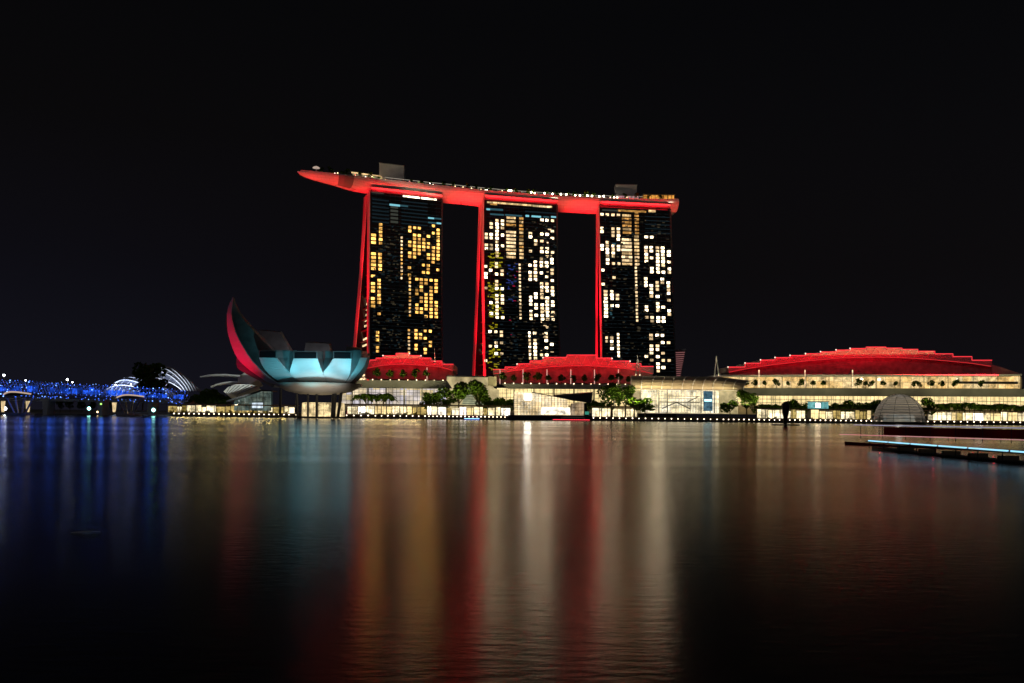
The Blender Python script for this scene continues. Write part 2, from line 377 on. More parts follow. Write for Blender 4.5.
def build_tower(T, label, wins, strips, atr, dims):
    root = thing('hotel_tower', T.pt(0, 0, 1.2), label, 'hotel tower', 'three hotel towers under the rooftop park')
    zs = [1.2 + (T.zt - 1.2) * i / 36 for i in range(37)]
    th_f, th_r = min(8.5, T.td * .48), min(11.5, T.td * .48)
    def slab(name, u0, u1, s0, s1, m):
        b = MB(); b.loft([[T.pt(s0, u0(z), z), T.pt(s1, u0(z), z), T.pt(s1, u1(z), z), T.pt(s0, u1(z), z)] for z in zs])
        return b.build(name, m, root)
    fr0 = lambda z: T.f(z); fr1 = lambda z: T.f(z) + th_f
    rr1 = lambda z: T.rear(z); rr0 = lambda z: max(T.f(z) + th_f + .4, T.rear(z) - th_r)
    slab('front_slab', fr0, fr1, -.3, T.L - 1.0, facade)
    slab('rear_slab', rr0, rr1, -.3, T.L - 1.0, facade)
    for s0, s1 in ((-1.0, -.32), (T.L - .98, T.L + .4)):
        pm = M['paint'] if s0 < 0 else M['dgrey']  # right ends get a dark colour in place of shade
        slab('end_wall', lambda z: fr0(z) - .5, fr1, s0, s1, pm)
        slab('end_wall', rr0, lambda z: rr1(z) + .5, s0, s1, pm)
    b = MB(); b.loft([[T.pt(6, fr1(z) + .05, z), T.pt(T.L - 6, fr1(z) + .05, z), T.pt(T.L - 6, rr0(z) - .05, z), T.pt(6, rr0(z) - .05, z)] for z in zs if rr0(z) - fr1(z) > .6])
    b.build('atrium_glazing', facade, root)
    # floor edges across the front
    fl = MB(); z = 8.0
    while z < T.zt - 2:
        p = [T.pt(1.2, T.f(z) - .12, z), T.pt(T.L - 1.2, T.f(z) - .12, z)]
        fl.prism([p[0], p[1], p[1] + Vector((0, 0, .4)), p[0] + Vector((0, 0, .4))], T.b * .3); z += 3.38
    fl.build('floor_edge', slab_glow, root)
    fn = MB()
    for k in range(1, 15):
        ss = 1 + (T.L - 2) * k / 15
        fn.loft([[T.pt(ss - .2, T.f(z) - .22, z), T.pt(ss + .2, T.f(z) - .22, z), T.pt(ss + .2, T.f(z) + .2, z), T.pt(ss - .2, T.f(z) + .2, z)] for z in zs[::3]])
    fn.build('facade_fin', M['black'], root)
    # crown floors and lit floor strips, the faintest painting city reflection (px ranges on the facade)
    for x0, x1, y, h, m in strips:
        s0, z0 = T.hit(x0, y); s1, z1 = T.hit(x1, y)
        c = MB(); hh = h * T.P.y / F / 2; z = (z0 + z1) / 2; u = T.f(z) - .32
        c.prism([T.pt(s0, u, z - hh), T.pt(s1, u, z - hh), T.pt(s1, u, z + hh), T.pt(s0, u, z + hh)], T.b * .2)
        c.build('lit_or_sheen_floor', M[m], root)
    # lit windows
    items = []
    for x, w, y0, y1, prob, ms, hpx in wins:
        s0, za = T.hit(x, (y0 + y1) / 2)
        y = y0
        zt_, zb_ = T.hit(x, y0)[1], T.hit(x, y1)[1]
        n0 = math.floor((zt_) / 3.38); n1 = math.ceil((zb_) / 3.38)
        for n in range(n1, n0 + 1):
            if rng.random() > (prob if prob == 1 else prob * .94): continue
            z = n * 3.38 + 1.69
            ww = w * T.P.y / F * (.79 if w < 8 else .95); hh = hpx * T.P.y / F * .9
            items.append((ww * hh, s0, z, ww * rng.uniform(.9, 1.05), hh, rng.choice(ms)))
    # glowing patches that paint reflections and shimmer on the glass
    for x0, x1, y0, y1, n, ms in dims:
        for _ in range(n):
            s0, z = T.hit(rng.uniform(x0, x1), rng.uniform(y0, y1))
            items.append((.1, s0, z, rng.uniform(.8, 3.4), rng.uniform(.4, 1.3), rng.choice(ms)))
    items.sort(key=lambda i: -i[0])
    unit = {}
    def quat(): return (0, 0, T.a)
    for it in items[:100]:
        _, s0, z, ww, hh, mm = it
        if mm not in unit:
            c = MB(); c.box(-.5, .5, -.5, .5, -.5, .5); unit[mm] = c.mesh('lit_window', M[mm])
        o = bpy.data.objects.new('lit_window', unit[mm]); COL.objects.link(o); o.parent = root
        o.location = T.pt(s0, T.f(z) - .1, z) - root.location; o.rotation_euler = quat(); o.scale = (ww, .5, hh)
    names = sorted({i[5] for i in items[100:]}); c = MB()
    for _, s0, z, ww, hh, mm in items[100:]:
        u = T.f(z) - .35
        c.prism([T.pt(s0 - ww/2, u, z - hh/2), T.pt(s0 + ww/2, u, z - hh/2), T.pt(s0 + ww/2, u, z + hh/2), T.pt(s0 - ww/2, u, z + hh/2)], T.b * .5, names.index(mm))
    if c.v: tag(c.build('lit_window_sheen_rest', [M[n] for n in names], root), kind='stuff')
    # lit rooms and bridges in the slot between the legs
    for k, (zf0, zf1, n) in enumerate(atr):
        c = MB()
        for i in range(n):
            z = T.zt * (zf0 + (zf1 - zf0) * i / max(1, n - 1))
            u0, u1 = fr1(z) + .3, rr0(z) - .3
            if u1 - u0 < 1: continue
            um = u0 + (u1 - u0) * rng.uniform(.3, .6)
            c.prism([T.pt(5.8, um, z), T.pt(5.8, u1, z), T.pt(5.8, u1, z + 1.9), T.pt(5.8, um, z + 1.9)], T.d * .1)
        if c.v: c.build('atrium_window', M['w_cream2'], root)
    c = MB(); z = 10
    while z < T.zt * .8:
        u0, u1 = fr1(z) + .05, rr0(z) - .05
        if u1 - u0 > 1: c.prism([T.pt(4, u0, z), T.pt(3, u1, z), T.pt(3, u1, z + .7), T.pt(3, u0, z + .7)], T.d * 3)
        z += 10.14
    c.build('atrium_floor', M['dgrey'], root)
    return root

slab_glow = emis_win('slab edge painted glow', (.30, .46, .55), .022)  # unlit slab edges given a painted glow for blue-grey glass
facade = mat('dark glass facade', (.014, .016, .02), .12, 0, noise=.25, scale=.05, spec=.5)
W1 = ['w_warm', 'w_warm', 'w_warm2']; W2 = ['w_cream', 'w_white', 'w_cream2']; NW = ['w_warm2', 'w_cream2']
h = 2.75
T1 = Tower(370.5, 191.5, 442.3, 22, 203, 9, 24, 98, 150)
T2 = Tower(484.3, 199.5, 557.3, 14, 203, 24, 21, 52, 120)
T3 = Tower(599.6, 205.5, 670.6, 8, 203, 26, 9.5, 3, 100, 1.0)
w1 = [(380.6, 4.3, 225, 245, 1, W1, h), (373.5, 5.8, 234, 248, 1, W1, h), (373.4, 5.8, 253, 272, 1, W1, h), (380, 4.3, 253, 272, 1, W1, h),
      (373, 5, 276, 311, .93, W1, h), (379, 4.2, 276, 318, .85, W1, h), (372.5, 3, 327, 329, 1, W1, h), (377.5, 4.2, 334, 345, 1, W1, h), (377.5, 4, 349, 356, .9, W1, h),
      (401.6, 2.4, 237, 281, 1, NW, 2.2), (409.8, 2.6, 279, 321, 1, NW, 2.2), (408.9, 2.6, 329, 356, 1, NW, 2.2)]
for i, x in enumerate((409.7, 414.5, 419.2, 423.7, 428.4, 433.3, 438.1)):
    w1 += [(x, 3.9, 227 if i not in (3, 4) else 232, 262, .80, W1, h), (x - .3, 3.9, 264, 277, .5, W1, h)]
w1 += [(438.0, 3.9, 230, 256, 1, W1, h)]
for i, x in enumerate((416.8, 421.3, 426, 431.1, 436.1)):
    w1 += [(x, 4.0, 280, 321, .78 if i != 1 else .5, W1, h)]
    if i < 4: w1 += [(x - .8, 3.9, 330, 356, .62, W1, h)]
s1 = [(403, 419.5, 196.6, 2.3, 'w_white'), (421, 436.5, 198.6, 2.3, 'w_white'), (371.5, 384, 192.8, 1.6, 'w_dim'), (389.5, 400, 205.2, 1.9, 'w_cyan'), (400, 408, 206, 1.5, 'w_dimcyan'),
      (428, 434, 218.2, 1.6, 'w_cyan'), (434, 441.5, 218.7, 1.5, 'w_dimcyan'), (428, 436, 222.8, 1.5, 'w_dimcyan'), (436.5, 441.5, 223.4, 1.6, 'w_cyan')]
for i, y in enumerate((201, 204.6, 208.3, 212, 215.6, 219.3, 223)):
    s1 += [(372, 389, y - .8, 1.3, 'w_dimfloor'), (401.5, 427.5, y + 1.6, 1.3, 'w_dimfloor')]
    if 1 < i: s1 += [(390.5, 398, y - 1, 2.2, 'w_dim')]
r1 = build_tower(T1, 'hotel tower with amber lit windows, behind the lotus shaped museum', w1, s1, [(.02, .19, 12), (.33, .36, 2), (.42, .52, 5)], [(383, 400, 226, 350, 30, ['w_dimfloor']), (372, 440, 226, 354, 340, ['w_facade_speck', 'w_facade_speck', 'w_dimfloor'])])

w2 = []
for i, (x, p1, p2, p3, p4) in enumerate(((486.3, .5, .3, .35, .1), (491.2, 1, .45, .3, .2), (497, 1, .95, .6, .35), (502.5, 1, .4, .5, .6))):
    w2 += [(x, 4.0, 222 if i else 226, 231, p1, W2, h), (x, 3.9, 233, 259, p2, W2, h), (x - .3, 3.9, 262, 321, p3, W2, h), (x - .8, 3.9, 331, 370, p4, W2, h)]
w2 += [(511, 10.5, 219, 230, 1, ['w_orange', 'w_core'], 2.3), (511, 10.5, 231, 262, 1, ['w_core', 'w_core', 'w_cream2'], 2.4), (521.3, 5.2, 219, 262, 1, ['w_core', 'w_orange', 'w_core'], 2.4), (520, 2.6, 264, 321, 1, ['w_cream2'], 2.2)]
for i, (x, p0, p1, p2, p3) in enumerate(((530.4, 0, .35, .62, 1), (535.7, 0, .5, .6, .7), (541.8, .6, .5, .65, .35), (547, 1, .55, .7, .55), (552.4, 1, .6, .6, .4))):
    w2 += [(x, 4.2, 219.5, 222.5, p0, W2, h), (x, 4.2, 233, 258, p1, W2, h), (x, 4.0, 260, 322, p2, W2, h), (x - .6, 4.0 if i else 2.6, 333, 362, p3, W2, h)]
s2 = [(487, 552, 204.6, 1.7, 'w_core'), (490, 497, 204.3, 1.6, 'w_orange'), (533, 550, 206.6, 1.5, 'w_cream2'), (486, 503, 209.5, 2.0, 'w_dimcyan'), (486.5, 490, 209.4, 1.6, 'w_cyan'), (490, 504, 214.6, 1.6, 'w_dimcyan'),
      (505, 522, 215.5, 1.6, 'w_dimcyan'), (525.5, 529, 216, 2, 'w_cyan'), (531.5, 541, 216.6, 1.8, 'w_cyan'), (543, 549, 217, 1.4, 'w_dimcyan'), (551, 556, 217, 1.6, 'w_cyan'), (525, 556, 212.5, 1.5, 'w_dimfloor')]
FACADE_SPECKS = lambda x0, x1, y0, y1, n: (x0, x1, y0, y1, n, ['w_facade_speck', 'w_facade_speck', 'w_dimfloor'])
d2 = [FACADE_SPECKS(486, 556, 220, 365, 320), (488, 502, 253, 268, 30, ['sheen_yellow']), (488, 501, 282, 300, 28, ['sheen_yellow']), (488, 503, 303, 317, 24, ['sheen_yellow']), (489, 498, 323, 329, 8, ['sheen_yellow']), (488, 500, 345, 358, 18, ['sheen_yellow']), (488, 502, 361, 370, 14, ['sheen_yellow']),
      (507, 517, 262, 302, 34, ['sheen_blue', 'sheen_blue', 'w_dimfloor']), (513, 518, 262, 304, 16, ['w_redl', 'w_dimfloor']), (508, 519, 320, 360, 14, ['w_dimcyan', 'w_dimfloor', 'w_redl']), (541, 555, 225, 360, 70, ['w_dim', 'w_dim', 'w_cream2'])]
r2 = build_tower(T2, 'hotel tower with cream windows, yellow shimmer and a blue sheen, between the other two', w2, s2, [(.02, .15, 9), (.3, .34, 2)], d2)

w3 = []
for i, (x, p1, p2) in enumerate(((602, .8, .55), (607.2, .7, .6), (613, 1, .8), (618.4, 1, .75))):
    w3 += [(x, 4.0, 215, 217, 1, W2, h), (x, 4.0, 229, 238, p1, W2, h), (x + .2, 3.9, 241, 266, p2, W2, h), (x + 1, 3.9, 270, 288, .28, W2, h)]
w3 += [(605.8, 4.8, 291, 318, 1, W2, h), (611.9, 4.0, 291, 301, 1, W2, h), (617.4, 4.0, 294, 301, 1, W2, h), (611.9, 4, 306, 308, 1, W2, h), (617.4, 4, 306, 308, 1, W2, h), (606.5, 4, 322, 324, 1, W2, h), (612, 4, 322, 324, 1, W2, h),
       (606.6, 3, 336, 346, 1, ['w_cream2'], h), (611.8, 3.9, 338, 352, .7, W2, h), (618.4, 2.8, 336, 361, 1, ['w_cream'], 2.4)]
w3 += [(626.8, 10, 214, 237, 1, ['w_orange', 'w_core'], 2.3), (626.8, 11, 238, 267, 1, ['w_core', 'w_cream2'], 2.4), (636.8, 5.2, 214, 237, 1, ['w_orange'], 2.3), (636.8, 6, 238, 267, 1, ['w_core', 'w_cream2'], 2.4), (636.5, 2.8, 269, 325, 1, ['w_cream2'], 2.3)]
for i, (x, a_, b_, c_, d_) in enumerate(((646.3, 1, .6, .35, .3), (651.6, 1, .55, .4, .4), (657.7, 1, .75, .55, .45), (663, 1, .9, .6, .5), (668.9, 0, .55, .5, .15))):
    w3 += [(x, 4.2, 237, 239, a_, W2, h), (x, 4.2, 247, 276, b_, W2, h), (x, 4.2, 280, 326, c_, W2, h), (x, 4.1, 336, 374, d_, W2, h)]
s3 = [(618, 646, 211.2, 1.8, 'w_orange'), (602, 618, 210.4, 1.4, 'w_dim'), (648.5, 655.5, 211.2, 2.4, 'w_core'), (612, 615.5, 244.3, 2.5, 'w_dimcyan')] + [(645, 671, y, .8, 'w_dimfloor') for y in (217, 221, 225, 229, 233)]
r3 = build_tower(T3, 'hotel tower with white windows beside the slanted office block', w3, s3, [(.28, .30, 1)], [(610, 616, 305, 320, 8, ['w_dimcyan', 'w_dimfloor']), FACADE_SPECKS(603, 668, 214, 372, 340)])

# red floodlights on the podium roofs wash the sloping end walls
for T, sx_, pw in ((T1, -44, 1.0), (T2, -27, 1.0), (T3, -27, 1.0)):
    src = T.pt(sx_, -T.fw - 6, 26); pos = -sx_
    for tz, tu, ang, k in ((42, 16, 92, 1.25), (100, 16, 42, 1.0), (170, 13, 26, 1.0)):
        tgt = T.pt(0, max(tu, T.rear(tz) * .55), tz); d_ = (tgt - src).length; cs = pos / d_
        spot('tower_floodlight', src, tgt, 22.0 * d_ ** 2 / cs * k * pw, RED, ang, .6)

# ------------------------------------------------------------------ rooftop park
ZD = 211.0
edge_px = [(297.5, 171.2), (303, 171.6), (312, 172.4), (325, 173.6), (345, 175.6), (370, 178.8), (400, 182.2), (440, 186.6), (484, 191.2), (520, 194.2), (554, 196.4), (600, 198.8), (640, 199.8), (679, 200.2)]
def front_edge():
    ctl = [(297.5, 722.0), (320, 727.5), (345, 734.0)]
    for T, xa, xb in ((T1, 372, 440), (T2, 486, 555), (T3, 601, 671)):
        for x in (xa, xb):
            ss, z = T.hit(x, 205); ctl.append((x, T.pt(ss, T.f(T.zt) + .8, z).y))
    ctl.append((680, ctl[-1][1] + 1.0))
    pts = []
    for x, y in edge_px:
        for (xa, ya), (xb, yb) in zip(ctl, ctl[1:]):
            if xa <= x <= xb: Y = ya + (yb - ya) * (x - xa) / (xb - xa); break
        pts.append(at(x, y, Y))
    return pts
fe = front_edge()
def resample(pts, n):
    d = [0]
    for a, b in zip(pts, pts[1:]): d.append(d[-1] + (b - a).length)
    out = []
    for i in range(n):
        t = d[-1] * (i / (n - 1)) ** 1.25
        k = max(j for j in range(len(d)) if d[j] <= t + 1e-9); k = min(k, len(d) - 2)
        out.append((pts[k].lerp(pts[k+1], (t - d[k]) / (d[k+1] - d[k])), t))
    return out, d[-1]
fr, hull_len = resample(fe, 60)
def hull_ring(i, grow=0.0):
    p, d = fr[i]
    a = fr[max(0, i-2)][0]; b = fr[min(len(fr)-1, i+2)][0]
    t = (b - a); t.z = 0; t.normalize(); nb = Vector((-t.y, t.x, 0))
    Wd = 1.0 + 29 * min(1, (d / 120) ** .6); Th = .6 + 9.2 * min(1, (d / 60) ** .5); fa = .4 + 2.0 * min(1, (d / 70) ** .5)
    prof = [(0, 0), (0, -fa), (.035, -fa - (Th-fa)*.30), (.10, -fa - (Th-fa)*.66), (.20, -fa-(Th-fa)*.92), (.32, -Th), (.68, -Th), (.82, -fa-(Th-fa)*.85), (.95, -fa-(Th-fa)*.4), (1, -fa), (1, 0)]
    ring = []
    for w, z in prof:
        ww = w * Wd; gx = 0
        if grow: ww += (-grow if w < .5 else grow); z -= grow if w > 0 else 0
        q = p + nb * ww; ring.append(Vector((q.x, q.y, p.z + z)))
    return ring
hullm = mat('hull panels', (.72, .70, .69), .5)
_t = hullm.node_tree; _N = _t.nodes.new; _c = _N('ShaderNodeTexCoord'); _b = _N('ShaderNodeTexBrick'); _b.inputs['Scale'].default_value = 1; _b.inputs['Brick Width'].default_value = 6.5; _b.inputs['Row Height'].default_value = 2.1
_b.inputs['Mortar Size'].default_value = .07; _b.inputs['Color1'].default_value = (.74, .72, .71, 1); _b.inputs['Color2'].default_value = (.67, .65, .64, 1); _b.inputs['Mortar'].default_value = (.42, .41, .41, 1)
_s = _N('ShaderNodeSeparateXYZ'); _k = _N('ShaderNodeCombineXYZ'); _t.links.new(_c.outputs['Object'], _s.inputs[0]); _t.links.new(_s.outputs[0], _k.inputs[0]); _t.links.new(_s.outputs[2], _k.inputs[1])
_t.links.new(_k.outputs[0], _b.inputs['Vector']); _t.links.new(_b.outputs[0], _t.nodes['Principled BSDF'].inputs['Base Color'])
park = thing('rooftop_park', (fr[30][0].x, fr[30][0].y, 197), 'long boat shaped rooftop park glowing red across the three hotel towers', 'rooftop park')
b = MB(); b.loft([hull_ring(i) for i in range(60)]); b.build('hull', hullm, park)
i0 = next(i for i in range(60) if fr[i][1] > 33); i1 = next(i for i in range(60) if fr[i][1] > 55)
b = MB(); b.loft([hull_ring(i, .5)[:6] + [hull_ring(i, .5)[5] + Vector((0, 1, 2))] for i in range(i0, i1)]); b.build('support_bracket', mat('ribbed dark cladding', (.22, .22, .22), .7), park)
def deck_pt(px, back=2.0, dz=0.0):
    for (xa, ya), (xb, yb), pa, pb in zip(edge_px, edge_px[1:], fe, fe[1:]):
        if xa <= px <= xb:
            p = pa.lerp(pb, (px - xa) / (xb - xa)); break
    else: p = fe[-1]
    t = (pb - pa); t.z = 0; t.normalize(); nb = Vector((-t.y, t.x, 0))
    q = p + nb * back; return Vector((q.x, q.y, p.z + dz))
b = MB()
for i in range(1, 59):
    p, q = fr[i][0], fr[i+1][0]
    n = Vector((0, .4, 0))
    b.prism([p + n, q + n, q + n + Vector((0, 0, 1.3)), p + n + Vector((0, 0, 1.3))], (0, .15, 0))
b.build('parapet', M['cladding'], park)
b = MB(); c = MB()
for xa in range(388, 672, 8):
    p, q = deck_pt(xa, 11), deck_pt(xa + 8, 11)
    b.prism([p, q, q + Vector((0, 0, 3.6)), p + Vector((0, 0, 6.0))], (0, 14, 0))
    c.tube([p + Vector((0, -.2, 5.9)), q + Vector((0, -.2, 5.9))], .16, 4)
b.build('upper_deck', M['grey'], park); c.build('deck_edge_light', emis('soft deck light', (1, .86, .66), .55), park)
# dark recess and red beam above each tower
for T in (T1, T2, T3):
    b = MB(); za = T.zt - .2
    b.prism([T.pt(.5, -1.4, za), T.pt(T.L - .5, -1.4, za), T.pt(T.L - .5, -1.4, za + 1.1), T.pt(.5, -1.4, za + 1.1)], T.b * 1.2)
    b.build('tower_collar', M['dgrey'], park)
    b = MB(); b.prism([T.pt(.5, -1.7, za + 2.4), T.pt(T.L - .5, -1.7, za + 2.4), T.pt(T.L - .5, -1.7, za + 4.3), T.pt(.5, -1.7, za + 4.3)], T.b * 1.4)
    b.build('fascia_beam', M['paint'], park)
for x0, x1, ht in ((383.5, 407.5, 19.5), (619.5, 641, 18)):
    b = MB(); p, q = deck_pt(x0, 15), deck_pt(x1, 15)
    b.prism([p, q, q + Vector((0, 12, 0)), p + Vector((0, 12, 0))], (0, 0, ht)); o = b.build('lift_housing', M['cladding'], park)
    b = MB(); b.prism([p + Vector((-.4, -.4, ht)), q + Vector((.4, -.4, ht)), q + Vector((.4, 12.4, ht)), p + Vector((-.4, 12.4, ht))], (0, 0, .5)); b.build('parapet_cap', M['grey'], o)
def pavilion(x0, x1, back, ht, m_in, label, roofm):
    b = MB(); p, q = deck_pt(x0, back), deck_pt(x1, back)
    r = thing('roof_pavilion', (p + q) / 2, label, 'pavilion')
    b.prism([p, q, q + Vector((0, 8, 0)), p + Vector((0, 8, 0))], (0, 0, ht)); b.build('lit_room', m_in, r)
    b = MB(); up = Vector((0, 0, ht + .02)); e_ = (q - p).normalized()
    b.prism([p + up - e_ + Vector((0, -1.5, 0)), q + up + e_ + Vector((0, -1.5, 0)), q + up + e_ + Vector((0, 9, 0)), p + up - e_ + Vector((0, 9, 0))], (0, 0, .7)); b.build('roof', roofm, r)
    b = MB()
    for k in range(int((q - p).length / 4) + 1):
        c = p + e_ * (4 * k) + Vector((0, -.8, 0)); b.tube([c, c + Vector((0, 0, ht))], .18, 4)
    b.build('post', M['dgrey'], r)
pavilion(359, 383, 9, 5.4, interior('deck bar', ((1, .8, .4), (.6, .5, .3)), .35, (1.9, 8), .3, 1.0), 'long low bar pavilion with a pale lit roof edge near the pointed roof end', M['w_core'])
pavilion(645, 676, 6, 6.2, interior('roof restaurant', ((1, .45, .08), (.8, .3, .05)), .8, (1.7, 2.0), .3, 1.0), 'orange lit rooftop restaurant at the blunt end of the roof', M['dgrey'])
pavilion(616, 640, 5, 4.6, interior('roof lounge', ((.9, .6, .5), (.7, .3, .4)), .5, (2, 3), .3, 1.0), 'pinkish lit rooftop lounge below a grey box', M['dgrey'])
# parasol at the tip
b = MB(); p = deck_pt(316.5, 4)
par = thing('parasol', p, 'pale lit parasol standing near the pointed tip of the rooftop', 'parasol')
b.tube([p, p + Vector((0, 0, 6))], .25, 6); b.build('pole', M['paint'], par)
b = MB(); b.lathe([(3.2, 5.2), (3.2, 5.4), (2.2, 6.2), (.1, 7)], p, 10); b.build('canopy', emis('lit canopy', (1, .75, .6), .45), par)

# rooftop lamps
def lamp_mesh(mm, r, hgt):
    b = MB(); b.tube([(0, 0, 0), (0, 0, hgt)], .09, 4, 0); b.ball((0, 0, hgt + r * .9), r, 1); return b.mesh('lamp', [M['dgrey'], M[mm]])
lm = {k: lamp_mesh(k, r, 2.0) for k, r in (('lamp_roof', .75), ('lamp_warm', .34), ('lamp_red', .4), ('lamp_pink', .38), ('lamp_green', .34), ('lamp_white', .36))}
def put(name, mesh, loc, label, cat, group=None, sc=1.0, rz=0.0):
    o = bpy.data.objects.new(name, mesh); COL.objects.link(o); o.location = loc; o.scale = (sc, sc, sc); o.rotation_euler = (0, 0, rz)
    return tag(o, label, cat, group)
for x in (509, 511.3, 531.5, 535, 545, 553, 561, 566.5, 575.4, 580, 587.6, 592.2, 599.5, 604, 614.5, 617.5):
    put('roof_lamp', lm['lamp_roof'], deck_pt(x, 1.4), 'bright white globe lamp on the red rooftop edge between the two grey boxes', 'lamp', 'bright lamps along the rooftop edge', rng.uniform(.75, 1.1))
for i in range(84):
    x = rng.uniform(326, 508) if i % 6 else rng.uniform(610, 676)
    k = rng.choice(['lamp_warm', 'lamp_warm', 'lamp_red', 'lamp_pink', 'lamp_white', 'lamp_green'] if x < 420 else ['lamp_warm', 'lamp_warm', 'lamp_white', 'lamp_red'])
    cn = {'lamp_warm': 'amber', 'lamp_red': 'red', 'lamp_pink': 'pink', 'lamp_white': 'white', 'lamp_green': 'green'}[k]
    put('deck_lamp', lm[k], deck_pt(x, rng.uniform(1, 14)), f'tiny {cn} lamp among the planting on the rooftop deck', 'lamp', f'tiny {cn} lamps on the rooftop deck', rng.uniform(.7, 1.2))
# floodlights that wash the hull red from below
for x, ang, k in ((306, 10, 1.0), (325, 13, 1.5), (352, 12, 1.0), (451, 9, .85), (463, 10, 1), (475, 9, .85), (565, 9, .9), (578, 10, 1), (591, 9, .9), (677.5, 5, .9)):
    tgt = deck_pt(x, 3, -5); loc = Vector((tgt.x * .96, tgt.y - 84, 52))
    spot('hull_floodlight', loc, tgt, 6.6e5 * k, (1.0, .022, .022), ang * 1.35, .9)
for T in (T1, T2, T3):
    c = T.pt(T.L / 2, -4.2, T.zt + 1.0); o = strip('fascia_light', c, T.b + Vector((0, 0, .55)), T.L - 3, .4, 5200, (1.0, .008, .016), 140)
    z = -(T.b + Vector((0, 0, .55))).normalized(); x_ = T.d; o.rotation_euler = Matrix((x_, z.cross(x_), z)).transposed().to_euler()

# ------------------------------------------------------------------ trees
def crown_mb(n, rx, rz, zc, seed, leaf_s=.8, lumps=7):
    r = random.Random(seed); b = MB(); cs = []
    for _ in range(lumps):
        a = r.uniform(0, 6.28); q = r.uniform(.2, .75)
        cs.append((Vector((math.cos(a)*rx*q, math.sin(a)*rx*q, zc + r.uniform(-.6, .7)*rz)), r.uniform(.35, .6)))
    for i in range(n):
        c, k = r.choice(cs)
        d = Vector((r.gauss(0, 1), r.gauss(0, 1), r.gauss(0, 1))).normalized() * r.uniform(.55, 1) ** .5
        p = c + Vector((d.x*rx*k, d.y*rx*k, d.z*rz*k))
        u = Vector((r.gauss(0, 1), r.gauss(0, 1), r.gauss(0, .6))).normalized(); v = u.cross(Vector((r.gauss(0, 1), r.gauss(0, 1), r.gauss(0, 1)))).normalized()
        s_ = leaf_s * r.uniform(.5, 1.2)
        b.add([p - u*s_, p + v*s_*.6, p + u*s_, p - v*s_*.6], [(0, 1, 2, 3)])
    return b
def limbs_mb(h_, rx, zc, seed, r0=.3):
    r = random.Random(seed); b = MB()
    b.tube([(0, 0, 0), (r.uniform(-.2, .2), r.uniform(-.2, .2), h_*.5), (r.uniform(-.4, .4), 0, h_)], [r0, r0*.75, r0*.45], 6)
    for k in range(5):
        a = k*1.3 + r.uniform(0, .5); b.tube([(0, 0, h_*.72), (math.cos(a)*rx*.35, math.sin(a)*rx*.35, h_*.95), (math.cos(a)*rx*.65, math.sin(a)*rx*.65, zc + .2)], [r0*.45, r0*.3, r0*.12], 4)
    return b
def palm_mb(seed, h_=6.5, n=13, L_=3.4):
    r = random.Random(seed); b = MB()
    for k in range(n):
        a = 6.283*k/n + r.uniform(-.2, .2); up = r.uniform(.2, 1.1); L2 = L_*r.uniform(.8, 1.15); pr = None
        d = Vector((math.cos(a), math.sin(a), 0)); sd = Vector((-d.y, d.x, 0))
        for j in range(5):
            t = j/4; p = d*(L2*t*.9) + Vector((0, 0, h_ + up*L2*.55*t - L2*.75*t*t)); w = .85*(1 - abs(t-.4)*1.3)
            cur = (p - sd*w - Vector((0, 0, .35*w)), p, p + sd*w - Vector((0, 0, .35*w)))
            if pr: b.add([*pr, *cur], [(0, 1, 4, 3), (1, 2, 5, 4)])
            pr = cur
    return b
def proto(name, crown, trunk, lm_, tm=M['bark']):
    o = bpy.data.objects.new(name, None); c = bpy.data.objects.new('crown', crown.mesh('crown', lm_)); t = bpy.data.objects.new('trunk', trunk.mesh('trunk', tm))
    c.parent = o; t.parent = o
    return o
def trunk_mb(h_, r0=.18):
    b = MB(); b.tube([(0, 0, 0), (.1, 0, h_*.5), (0, .05, h_)], [r0*1.3, r0, r0*.8], 6); return b
PROTO = {
    'palm': [proto('palm_tree', palm_mb(s_, 6.5, 17, 3.6), trunk_mb(6.5), M['palm']) for s_ in (1, 2, 3)],
    'round': [proto('broadleaf_tree', crown_mb(420, 3.6, 2.6, 5.6, s_, .7), limbs_mb(4.6, 3.4, 5.4, s_), M['leaf']) for s_ in (11, 12, 13)],
    'dark': [proto('broadleaf_tree', crown_mb(900, 4.4, 4.6, 9.0, s_, .75, 9), limbs_mb(7.0, 4, 8.5, s_, .4), M['dleaf']) for s_ in (21, 22, 23)],
    'pot': [proto('terrace_tree', crown_mb(300, 1.9, 1.7, 2.9, s_, .5, 5), limbs_mb(2.2, 1.5, 2.8, s_, .14), M['dleaf']) for s_ in (31, 32, 33)],
}
def tree(kind, px, Y, z, hpx, label, group):
    """hpx: height in the picture, ground at z"""
    ps = PROTO[kind]; p = ps[rng.randrange(len(ps))]
    base_h = {'palm': 8.0, 'round': 8.0, 'dark': 13.0, 'pot': 4.4}[kind]
    yb = ywater(px); loc = at(px, yb, Y); loc.z = z
    if px is not None:
        # account for the roll: place by the foot
        v = (CAMH - z) * F / Y; loc.x = ((px - HX) + (yb + v - HY) * ROLL) * Y / F
    sc = hpx * m_px(Y) / base_h
    o = dup(p, loc, sc * rng.uniform(.92, 1.08), rng.uniform(0, 6.28))
    tag(o, label, 'tree', group)
    return o

